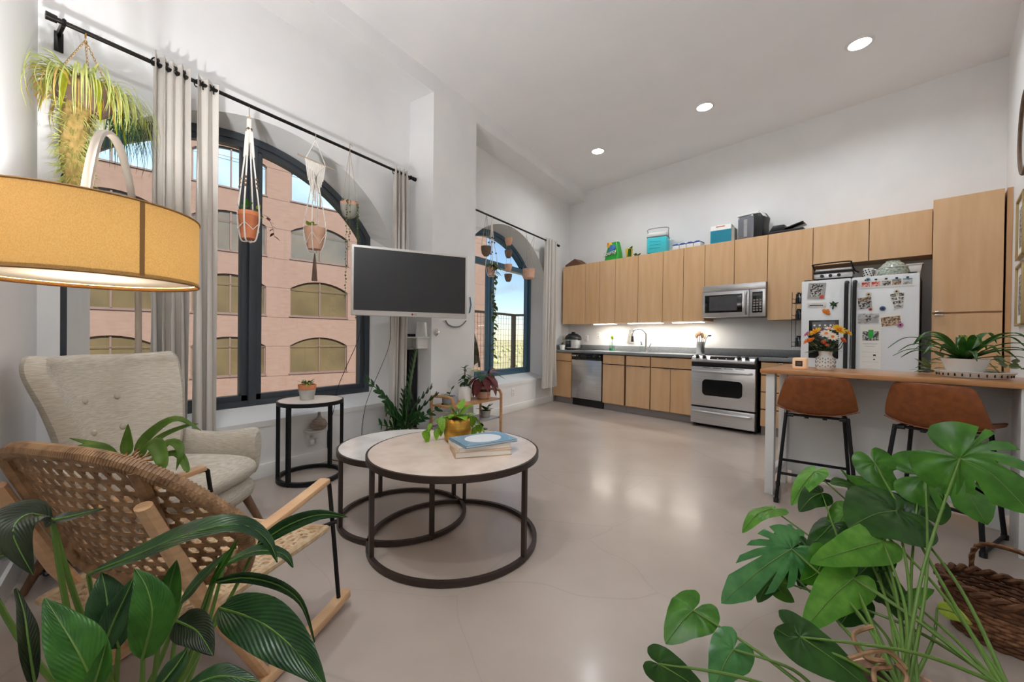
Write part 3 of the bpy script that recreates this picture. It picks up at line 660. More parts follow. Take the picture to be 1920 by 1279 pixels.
# books on the coffee table
def book(name, lab, loc, rz, w_, d, h, cover, pages='paper', spine=None):
    t = thing(name, lab, 'book', loc, rz, 'books on the coffee table')
    M().box(-w_ / 2, w_ / 2, -d / 2, d / 2, h - .003, h).build('front_cover', cover, t); M().box(-w_ / 2, w_ / 2, -d / 2, d / 2, 0, .003).build('back_cover', cover, t)
    M().box(-w_ / 2, -w_ / 2 + .004, -d / 2, d / 2, .0, h).build('spine', cover, t, bevel=.001)
    M().box(-w_ / 2 + .004, w_ / 2 - .004, -d / 2 + .004, d / 2 - .004, .003, h - .003).build('pages', pages, t)
    return t
mk('book_tan', (208, 178, 148), rough=.5); mk('book_cream', (224, 208, 190), rough=.5); mk('book_blue', (126, 160, 184), (110, 146, 172), scale=30, rough=.35); mk('book_oval', (224, 226, 230), rough=.4)
bz = .501
book('book', 'bottom tan book of the stack on the coffee table', (-1.335, 1.70, bz), R(50), .30, .20, .030, 'book_tan')
book('book', 'middle cream book of the stack on the coffee table', (-1.345, 1.705, bz + .0305), R(58), .29, .20, .022, 'book_cream')
t = book('book', 'top blue book with a pale oval on its cover', (-1.335, 1.725, bz + .053), R(66), .31, .215, .014, 'book_blue')
M().add([(.105 * math.cos(R(a)), .082 * math.sin(R(a)), .0146) for a in range(0, 360, 12)], [tuple(range(30))]).build('cover_oval', 'book_oval', t, smooth=0)
for x, y in ((.13, .09), (.13, .06), (-.13, -.09), (.12, -.08), (-.12, .085), (.14, -.05)): M().lathe([(.0001, .0147), (.004, .0147)], 8, c=(x, y, 0), cap=False).build('cover_star', 'white_matte', t)
# ================================================================ wing armchair
mk('fabric_button', (178, 170, 156), rough=.9)
t = thing('armchair', 'cream woven wing armchair with buttoned back by the window', 'armchair', (-2.575, .655, 0), R(33 - 90))
# local: +y is where the chair faces, +x its right-hand side
def back(u, v):   # u up, v across
    x = (v - .5) * 2; z = .30 + .70 * u; half = .27 + .135 * u ** 1.1
    if u > .86: half -= .05 * ((u - .86) / .14) ** 2
    y = -.26 - .17 * u + .24 * abs(x) ** 2.6 * (.55 + .45 * math.sin(min(u * 1.2, 1) * 2.2))
    return (x * half, y + .03 * math.cos(x * 1.5), z + .035 * abs(x) ** 3 * u)
M().surf(back, 16, 20).build('backrest', 'armchair_fabric', t, solid=.085, smooth=70, sub=1)
for x, u in ((-.075, .70), (.075, .70), (-.075, .48), (.075, .48)):
    p = back(u, .5 + x / .7); M().ball((p[0], p[1] + .086, p[2]), .017, .012, .017, 10, 6).build('button', 'fabric_button', t)
for s_ in (-1, 1):
    def armf(u, v, s_=s_):
        y = -.22 + .52 * u; top = .60 - .045 * math.sin(u * 3.0) + .0 * u; rad = .055
        a = v * 2 * math.pi; zc = .30 + (top - .30) * .5; hz = (top - .30) * .5
        e = 1 if u < .92 else math.sqrt(max(1 - ((u - .92) / .08) ** 2 * .7, .05))
        return (s_ * (.335 + .03 * u + rad * math.cos(a) * (.7 + .3 * math.sin(a))), y, zc + hz * math.sin(a) * (1 if u < .92 else .85 + .15 * e))
    m = M(); m.surf(armf, 12, 16, True); m.f += [tuple(range(16)), tuple(12 * 16 + i for i in range(16))[::-1]]
    m.build('armrest', 'armchair_fabric', t, smooth=60, sub=1)
def cush(u, v):
    a = v * 2 * math.pi; th = (u - .5) * math.pi
    ex = lambda c: math.copysign(abs(c) ** .5, c)
    return (.33 * ex(math.cos(a)) * math.cos(th) ** .35, .06 + .33 * ex(math.sin(a)) * math.cos(th) ** .35, .385 + .07 * math.sin(th))
M().surf(cush, 10, 28, True).build('seat_cushion', 'armchair_fabric', t, smooth=70)
def seatb(u, v):
    a = v * 2 * math.pi; th = (u - .5) * math.pi; ex = lambda c: math.copysign(abs(c) ** .5, c)
    return (.335 * ex(math.cos(a)) * math.cos(th) ** .3, .04 + .34 * ex(math.sin(a)) * math.cos(th) ** .3, .275 + .075 * math.sin(th))
M().surf(seatb, 8, 28, True).build('seat_base', 'armchair_fabric', t, smooth=70)
for sx in (-1, 1):
    for sy in (-1, 1):
        M().cyl((sx * .24, .05 + sy * .24, .24), (sx * .30, .05 + sy * .33, 0), .024, .014, 12).build('leg', 'walnut', t)
# ================================================================ rattan rocking chair
t = thing('rocking_chair', 'rattan rocking chair with woven cane back and wooden armrests', 'rocking chair', (-1.59, .478, 0), R(20.7))
RT = t
def rback(u, v):   # u 0 bottom .. 1 top, v across
    x = (v - .5) * 2
    half = .395 * (1 - .16 * (1 - u) ** 2.0)
    zt = .823 - .20 * abs(x) ** 3.2; zb = .422 + .03 * abs(x) ** 2
    z = zb + (zt - zb) * u
    y = -.148 - .157 * (z - .40) / .4 + .085 * abs(x) ** 2.2
    return Vector((x * half, y, z))
rim = [rback(1, i / 40) for i in range(41)] + [rback(u / 8, 1) for u in range(7, 0, -1)] + [rback(0, 1 - i / 40) for i in range(41)] + [rback(u / 8, 0) for u in range(1, 8)]
bk = M().tube(rim, .019, 10, closed=True).build('back_rim', 'rattan', t)
# binding wraps around the rim
m = M()
for i in range(0, len(rim)):
    p = rim[i]; q = rim[(i + 1) % len(rim)]
    for k in range(3):
        c = p.lerp(q, k / 3); d = (q - p)
        if d.length < 1e-6: continue
        m.cyl(c - d.normalized() * .0028, c + d.normalized() * .0028, .0207, n=9)
m.build('rim_binding', 'rattan', bk)['kind'] = 'stuff'
# open three-way cane weave: real ribbons with hexagonal gaps
m = M()
def onback(x, z):
    v = .5 + x / .395 / 2
    for _ in range(3):
        xx = (v - .5) * 2; zt = .823 - .20 * abs(xx) ** 3.2; zb = .422 + .03 * abs(xx) ** 2; u = (z - zb) / max(zt - zb, .02)
        v = .5 + x / (.395 * (1 - .16 * (1 - min(max(u, 0), 1)) ** 2)) / 2
    return u, v
def strand(P, w_):
    if len(P) > 1: m.tube(P, w_, 5, flat=.5)
DS = .0325; ctr = Vector((0, .62))
for fam, ang, off in ((0, 90, 0), (1, 30, 0), (2, 150, .5)):
    nx, nz = math.cos(R(ang)), math.sin(R(ang)); tx, tz = -nz, nx
    for i in range(-22, 23):
        d = (i + off) * DS; seg_ = []
        for k in range(-60, 61):
            q = k * .009; x = ctr.x + nx * d + tx * q; z = ctr.y + nz * d + tz * q
            ok = abs(x) < .385
            if ok: u, v = onback(x, z); ok = .0 <= u <= 1.0 and .01 < v < .99
            if ok: seg_.append(rback(u, v) + Vector((0, (fam - 1) * .0022, 0)))
            if (not ok or k == 60) and seg_:
                if len(seg_) > 2: m.tube(seg_, .0075, 4, flat=.3, up=(0, 1, 0))
                seg_ = []
m.build('cane_weave', 'rattan', t)['kind'] = 'stuff'
for v in (.21, .79): M().tube([rback(u / 8, v) + Vector((0, -.010, 0)) for u in range(9)], .016, 8).build('back_rib', 'rattan', t)
# seat
def rseat(u, v): x = (v - .5) * 2; return Vector((x * (.25 + .05 * u), -.20 + .50 * u, .345 + .04 * u - .012 * (1 - x * x)))
srim = [rseat(0, i / 10) for i in range(10)] + [rseat(i / 10, 1) for i in range(10)] + [rseat(1, 1 - i / 10) for i in range(10)] + [rseat(1 - i / 10, 0) for i in range(10)]
M().tube(srim, .014, 8, closed=True).build('seat_rim', 'rattan_pale', t)
m = M()
for i in range(1, 26): strand([rseat(i / 26, k / 20) + Vector((0, 0, .003 * (-1) ** (k + i))) for k in range(21)], .0085)
for i in range(1, 24): strand([rseat(k / 20, i / 24) + Vector((0, 0, .003 * (-1) ** (k + i + 1))) for k in range(21)], .0085)
m.build('seat_weave', 'rattan_pale', t)['kind'] = 'stuff'
for s_ in (-1, 1):
    # rockers, wooden arm, wooden back post, bent metal front post
    rk = [Vector((s_ * .285, y, .022 + .26 * ((y + .05) ** 2) * 0.42)) for y in [-.48 + .93 * i / 14 for i in range(15)]]
    m = M(); m.tube(rk, .030, 4, flat=.75, up=(0, 0, 1)); m.build('rocker', 'ash_wood', t, bevel=.004)
    m = M(); m.tube(spline([(s_ * .34, -.14, .525), (s_ * .315, .08, .54), (s_ * .29, .31, .565)], 6), [.030] * 13, 4, flat=.5, up=(0, 0, 1)); m.build('armrest', 'ash_wood', t, bevel=.006)
    m = M(); m.tube([(s_ * .275, -.02, .06), (s_ * .255, -.24, .56), (s_ * .17, -.33, .69)] if False else [(s_ * .275, .05, .03), (s_ * .265, -.16, .42), (s_ * .255, -.285, .705)], [.022, .029, .024], 10, flat=.7); m.build('back_post', 'ash_wood', t)
    M().tube(spline([(s_ * .29, .285, .555), (s_ * .29, .322, .548), (s_ * .292, .335, .49), (s_ * .285, .40, .05)], 6), .0085, 8).build('front_post', 'black_metal', t)
    M().tube([(s_ * .32, .335, .40), (s_ * .25, .30, .375)], .008, 8).build('seat_bracket', 'black_metal', t)
    M().cyl((s_ * .258, -.262, .60), (s_ * .258, -.295, .608), .010, n=10).build('bolt', 'chrome', t)
for y, z in ((.28, .365), (-.16, .33)): M().tube([(-.27, y, z), (.27, y, z)], .012, 8).build('cross_rail', 'ash_wood', t)
M().tube([(-.27, .15, .07), (.27, .15, .07)], .009, 8).build('stretcher', 'black_metal', t)
# ================================================================ arc floor lamp
sh = mat('shade_cloth', (200, 158, 96), (180, 136, 74), scale=420, stretch=(1, 1, .6), rough=.9, detail=2)
n = sh.node_tree; P = n.nodes['Principled BSDF']; o_ = n.nodes['Material Output']; tl = n.nodes.new('ShaderNodeBsdfTranslucent'); ms = n.nodes.new('ShaderNodeMixShader'); ms.inputs[0].default_value = .0125
tl.inputs[0].default_value = (*lin((236, 184, 104)), 1); n.links.new(P.outputs[0], ms.inputs[1]); n.links.new(tl.outputs[0], ms.inputs[2]); n.links.new(ms.outputs[0], o_.inputs[0]); MT['shade_cloth'] = sh
df = mat('lamp_diffuser', (250, 226, 190), rough=.8); n = df.node_tree; P = n.nodes['Principled BSDF']; o_ = n.nodes['Material Output']; tl = n.nodes.new('ShaderNodeBsdfTranslucent'); ms = n.nodes.new('ShaderNodeMixShader'); ms.inputs[0].default_value = .014
tl.inputs[0].default_value = (*lin((255, 238, 210)), 1); n.links.new(P.outputs[0], ms.inputs[1]); n.links.new(tl.outputs[0], ms.inputs[2]); n.links.new(ms.outputs[0], o_.inputs[0]); MT['lamp_diffuser'] = df
mk('shade_trim', (150, 112, 66), rough=.8)
mk('lamp_steel', (186, 174, 160), rough=.3, metal=.7)
t = thing('arc_floor_lamp', 'arc floor lamp with wide drum shade of mustard linen', 'floor lamp', (-1.82, .30, 0))
zb, zt, rs = 1.281, 1.503, .28
M().lathe([(rs, zb), (rs, zt)], 72, cap=False).build('shade', 'shade_cloth', t, smooth=60)
for z in (zb, zt): M().ring((0, 0, z), rs, .0035, 72, 6).build('shade_trim', 'shade_trim', t)
m = M(); a0 = math.atan2(-.30, 1.82) + R(22); m.surf(lambda u, v: ((rs + .001) * math.cos(a0 + R(2.6) * v), (rs + .001) * math.sin(a0 + R(2.6) * v), zb + (zt - zb) * u), 2, 4); m.build('shade_seam', 'shade_trim', t)
M().lathe([(.0001, zb + .012), (rs - .004, zb + .012)], 72, cap=False).build('diffuser', 'lamp_diffuser', t)
bp = Vector((-3.03 + 1.82, .705 - .30, 0))
path = spline([bp + Vector((0, 0, .03)), bp + Vector((.002, 0, .7)), bp + Vector((.02, -.006, 1.35)), bp * .84 + Vector((0, 0, 1.76)), bp * .50 + Vector((0, 0, 1.925)), bp * .17 + Vector((0, 0, 1.83)), Vector((0, 0, 1.58)), Vector((0, 0, 1.44))], 10)
M().tube(path, .015, 10, flat=.7).build('arc_pole', 'lamp_steel', t)
M().lathe([(.14, 0), (.14, .025), (.02, .035)], 32, c=bp).build('base', 'lamp_steel', t)
for k in range(3): a = R(120 * k + 20); M().cyl((0, 0, zt - .02), (rs * math.cos(a), rs * math.sin(a), zt - .005), .0025, n=6).build('shade_spoke', 'lamp_steel', t)
M().lathe([(.012, 1.44), (.02, 1.42), (.028, 1.39), (.02, 1.36), (.0001, 1.352)], 14).build('bulb', 'lamp_glow', t)
d = bpy.data.lights.new('floor_lamp_bulb', 'POINT'); d.energy = 185; d.color = (.97, .985, 1); d.shadow_soft_size = .04
lo = bpy.data.objects.new('floor_lamp_bulb', d); COL.objects.link(lo); lo.parent = t; lo.location = (0, 0, 1.385)
# ================================================================ curtains and rods
def rod(label, y0, y1, z, caps=(1, 1), brackets=()):
    t = thing('curtain_rod', label, 'curtain rod', (-3.20, 0, z))
    M().tube([(0, y0, 0), (0, y1, 0)], .0125, 12).build('pole', 'rod_black', t)
    for y, s_ in ((y0, -1), (y1, 1)): M().cyl((0, y - s_ * .005, 0), (0, y + s_ * .035, 0), .019, .021, 14).build('finial', 'rod_black', t)
    for y in brackets:
        M().box(-.143, .012, y - .008, y + .008, -.016, .016).build('bracket_arm', 'rod_black', t, bevel=.003); M().box(-.144, -.136, y - .018, y + .018, -.10, .01).build('bracket_plate', 'rod_black', t, bevel=.003)
        M().ring((0, 0, 0), .017, .005, 16, 6).move(Matrix.Translation((0, y, 0)) @ Matrix.Rotation(R(90), 4, 'X')).build('bracket_ring', 'rod_black', t)
rod('long black curtain rod above the big arched window', .41, 2.89, 2.775, brackets=(.44, 2.86))
rod('black curtain rod above the second arched window', 3.74, 6.20, 2.738, brackets=(3.82, 6.15))
def curtain(label, y0, y1, ztop, zbot, folds, amp, flare=0.0, seed=0, x=-3.20, lean=0.0):
    rn = random.Random(seed); ph = [rn.uniform(-.5, .5) for _ in range(folds + 2)]
    t = thing('curtain', label, 'curtain', (x, 0, 0), 0, 'off-white grommet curtains')
    def f(u, v):
        k = v * folds; w0 = math.sin(k * 2 * math.pi + .6 * math.sin(u * 3 + seed) + ph[int(k)] * .25 * u)
        a = amp * (.85 + .35 * u) * (1 + .25 * math.sin(k * 1.7 + seed))
        y = y0 + (y1 - y0) * v; yc = (y0 + y1) / 2
        return (a * w0 + .012 * u * math.sin(3 * k), yc + (y - yc) * (1 + flare * u) + lean * u + .010 * math.cos(k * 4 * math.pi) , ztop + (zbot - ztop) * u)
    M().surf(f, 26, folds * 12).build('cloth', 'curtain', t, smooth=80, solid=.002)
    for i in range(folds * 2):
        v = (i + .5) / (folds * 2); y = y0 + (y1 - y0) * v
        M().ring((0, 0, 0), .024, .004, 16, 6).move(Matrix.Translation((0, y, ztop - .045)) @ Matrix.Rotation(R(90), 4, 'X') @ Matrix.Rotation(R(25 * (-1) ** i), 4, 'Y')).build('grommet', 'rod_black', t)
    return t
curtain('off-white curtain panel bunched behind the lamp, nearer the corner', .80, .975, 2.83, .20, 4, .055, .12, 1)
curtain('off-white curtain panel beside the hanging terracotta pot', 1.015, 1.135, 2.815, .20, 2, .04, .15, 2, lean=.005)
curtain('off-white curtain panel half hidden behind the television', 2.64, 2.82, 2.81, .22, 4, .05, .08, 3, lean=-.02)
curtain('off-white curtain panel beside the corner of the kitchen', 5.76, 6.13, 2.78, .30, 5, .055, .3, 4, lean=-.03)
# ================================================================ television on a wall arm
A = Vector((-3.037, 2.064, 0)); B = Vector((-2.498, 2.945, 0)); mid = (A + B) / 2; D = (B - A); Wt = D.length
t = thing('television', 'flat television with silver bezel swung out on a wall arm', 'television', (mid.x, mid.y, 1.60), math.atan2(D.y, D.x))
mk('tv_bezel', (206, 202, 198), rough=.35, metal=.3)
mk('tv_screen', (22, 22, 26), rough=.09, spec=.9)
h = .302
M().box(-Wt / 2, Wt / 2, -.016, .02, -h, h).build('case', 'tv_bezel', t, bevel=.006)
M().box(-Wt / 2 + .02, Wt / 2 - .02, -.0185, -.01, -h + .045, h - .022).build('screen', 'tv_screen', t)
M().box(-Wt / 2 + .05, Wt / 2 - .05, .02, .06, -h + .05, h - .12).build('rear_housing', 'black_plastic', t, bevel=.01)
MT['tv_logo'] = mat('tv_logo', (70, 66, 66), rough=.4)
M().lathe([(.0001, 0), (.009, 0), (.009, .001)], 16).move(Matrix.Translation((.0, -.0165, -h + .022)) @ Matrix.Rotation(R(90), 4, 'X')).build('logo_disc', mat('logo_red', (120, 40, 52), rough=.4), t)
text_part('logo_text', 'LG', .022, 'tv_logo', t, (.026, -.0165, -h + .022), (R(90), 0, 0))
inv = Matrix.Rotation(-math.atan2(D.y, D.x), 4, 'Z')
wp = inv @ (Vector((XP, 3.28, 1.62)) - Vector((mid.x, mid.y, 1.60)))
M().tube([(0, .06, 0), (.10, .16, 0), tuple(wp)], .018, 8).build('wall_arm', 'black_metal', t)
m = M(); m.box(-.008, .008, -.06, .06, -.12, .12); m.move(Matrix.Translation(wp) @ inv.to_4x4()); m.build('wall_plate', 'black_metal', t, bevel=.002)
LILY = [([(-0.879, 0.323, 0.594), (-0.77, 0.348, 0.596), (-0.673, 0.364, 0.573), (-0.605, 0.373, 0.541)], 0.105, 'leaf_lily', 25, [(-1.002, 0.215, 0.328), (-0.921, 0.284, 0.472), (-0.879, 0.323, 0.594)]), ([(-1.031, 0.174, 0.679), (-0.956, 0.225, 0.716), (-0.9, 0.286, 0.746), (-0.86, 0.349, 0.748), (-0.838, 0.387, 0.71), (-0.809, 0.394, 0.671)], 0.085, 'leaf_lily', -25, [(-1.004, 0.237, 0.308), (-1.025, 0.196, 0.518), (-1.031, 0.174, 0.679)]), ([(-0.996, 0.126, 0.803), (-0.994, 0.151, 0.803), (-1.008, 0.19, 0.799)], 0.045, 'leaf_lily_dark', -30, [(-0.999, 0.193, 0.349), (-1.002, 0.149, 0.61), (-0.996, 0.126, 0.803)]), ([(-0.996, 0.126, 0.805), (-0.981, 0.1, 0.827), (-0.954, 0.082, 0.813), (-0.928, 0.099, 0.75)], 0.085, 'leaf_lily_dark', 10, [(-1.008, 0.258, 0.276), (-1.014, 0.17, 0.589), (-0.996, 0.126, 0.805)]), ([(-1.096, 0.059, 0.729), (-1.067, 0.078, 0.742), (-1.065, 0.104, 0.748)], 0.05, 'leaf_lily_dark', -20, [(-1.002, 0.215, 0.328), (-1.075, 0.11, 0.561), (-1.096, 0.059, 0.729)]), ([(-0.815, 0.197, 0.61), (-0.804, 0.205, 0.672), (-0.825, 0.204, 0.711), (-0.854, 0.196, 0.738)], 0.072, 'leaf_lily_bright', 0, [(-1.004, 0.237, 0.308), (-0.89, 0.214, 0.489), (-0.815, 0.197, 0.61)]), ([(-0.929, 0.193, 0.579), (-0.943, 0.184, 0.638), (-0.963, 0.183, 0.672), (-0.983, 0.182, 0.695)], 0.075, 'leaf_lily', 5, [(-0.999, 0.193, 0.349), (-0.956, 0.194, 0.48), (-0.929, 0.193, 0.579)]), ([(-0.911, 0.169, 0.593), (-0.908, 0.184, 0.639), (-0.905, 0.198, 0.676), (-0.909, 0.208, 0.7)], 0.055, 'leaf_lily', -15, [(-1.008, 0.258, 0.276), (-0.957, 0.2, 0.465), (-0.911, 0.169, 0.593)]), ([(-0.762, 0.137, 0.627), (-0.781, 0.124, 0.678), (-0.817, 0.112, 0.713), (-0.853, 0.101, 0.742)], 0.075, 'leaf_lily_bright', 10, [(-1.002, 0.215, 0.328), (-0.863, 0.165, 0.51), (-0.762, 0.137, 0.627)]), ([(-0.895, 0.096, 0.602), (-0.902, 0.091, 0.66), (-0.925, 0.089, 0.699), (-0.951, 0.084, 0.729)], 0.045, 'leaf_lily_dark', 50, [(-1.004, 0.237, 0.308), (-0.955, 0.141, 0.486), (-0.895, 0.096, 0.602)]), ([(-0.994, 0.439, 0.631), (-0.956, 0.489, 0.668), (-0.912, 0.542, 0.685), (-0.865, 0.585, 0.675)], 0.045, 'leaf_lily', 40, [(-0.999, 0.193, 0.349), (-0.997, 0.339, 0.47), (-0.994, 0.439, 0.631)]), ([(-1.011, 0.379, 0.606), (-0.974, 0.428, 0.626), (-0.945, 0.472, 0.609), (-0.924, 0.485, 0.58)], 0.07, 'leaf_lily', -35, [(-1.008, 0.258, 0.276), (-1.007, 0.333, 0.442), (-1.011, 0.379, 0.606)]), ([(-0.941, 0.33, 0.612), (-0.921, 0.344, 0.653), (-0.908, 0.365, 0.699)], 0.036, 'leaf_lily_bright', -30, [(-1.002, 0.215, 0.328), (-0.96, 0.287, 0.475), (-0.941, 0.33, 0.612)]), ([(-0.935, 0.334, 0.618), (-0.905, 0.378, 0.617), (-0.866, 0.428, 0.588), (-0.845, 0.465, 0.534), (-0.833, 0.485, 0.446)], 0.032, 'leaf_lily', 60, [(-1.004, 0.237, 0.308), (-0.957, 0.299, 0.473), (-0.935, 0.334, 0.618)]), ([(-0.965, 0.29, 0.59), (-0.95, 0.324, 0.631), (-0.931, 0.361, 0.674)], 0.065, 'leaf_lily', -40, [(-0.999, 0.193, 0.349), (-0.974, 0.253, 0.474), (-0.965, 0.29, 0.59)]), ([(-0.896, 0.263, 0.597), (-0.842, 0.276, 0.593), (-0.794, 0.283, 0.567)], 0.07, 'leaf_lily_dark', 20, [(-1.008, 0.258, 0.276), (-0.938, 0.263, 0.46), (-0.896, 0.263, 0.597)]), ([(-0.765, 0.231, 0.557), (-0.717, 0.263, 0.582), (-0.661, 0.3, 0.573)], 0.06, 'leaf_lily', -20, [(-1.002, 0.215, 0.328), (-0.852, 0.229, 0.465), (-0.765, 0.231, 0.557)]), ([(-0.922, 0.246, 0.582), (-0.923, 0.258, 0.643), (-0.923, 0.27, 0.696)], 0.055, 'leaf_lily_bright', 10, [(-1.004, 0.237, 0.308), (-0.952, 0.244, 0.463), (-0.922, 0.246, 0.582)]), ([(-0.711, 0.123, 0.663), (-0.703, 0.128, 0.69), (-0.696, 0.134, 0.727)], 0.03, 'leaf_lily_bright', 0, [(-0.999, 0.193, 0.349), (-0.829, 0.149, 0.542), (-0.711, 0.123, 0.663)]), ([(-0.67, 0.174, 0.646), (-0.66, 0.193, 0.673), (-0.66, 0.206, 0.69)], 0.035, 'leaf_lily', 0, [(-1.008, 0.258, 0.276), (-0.805, 0.208, 0.504), (-0.67, 0.174, 0.646)])]
LILY_BASE = (-1.003, 0.226, 0.318)
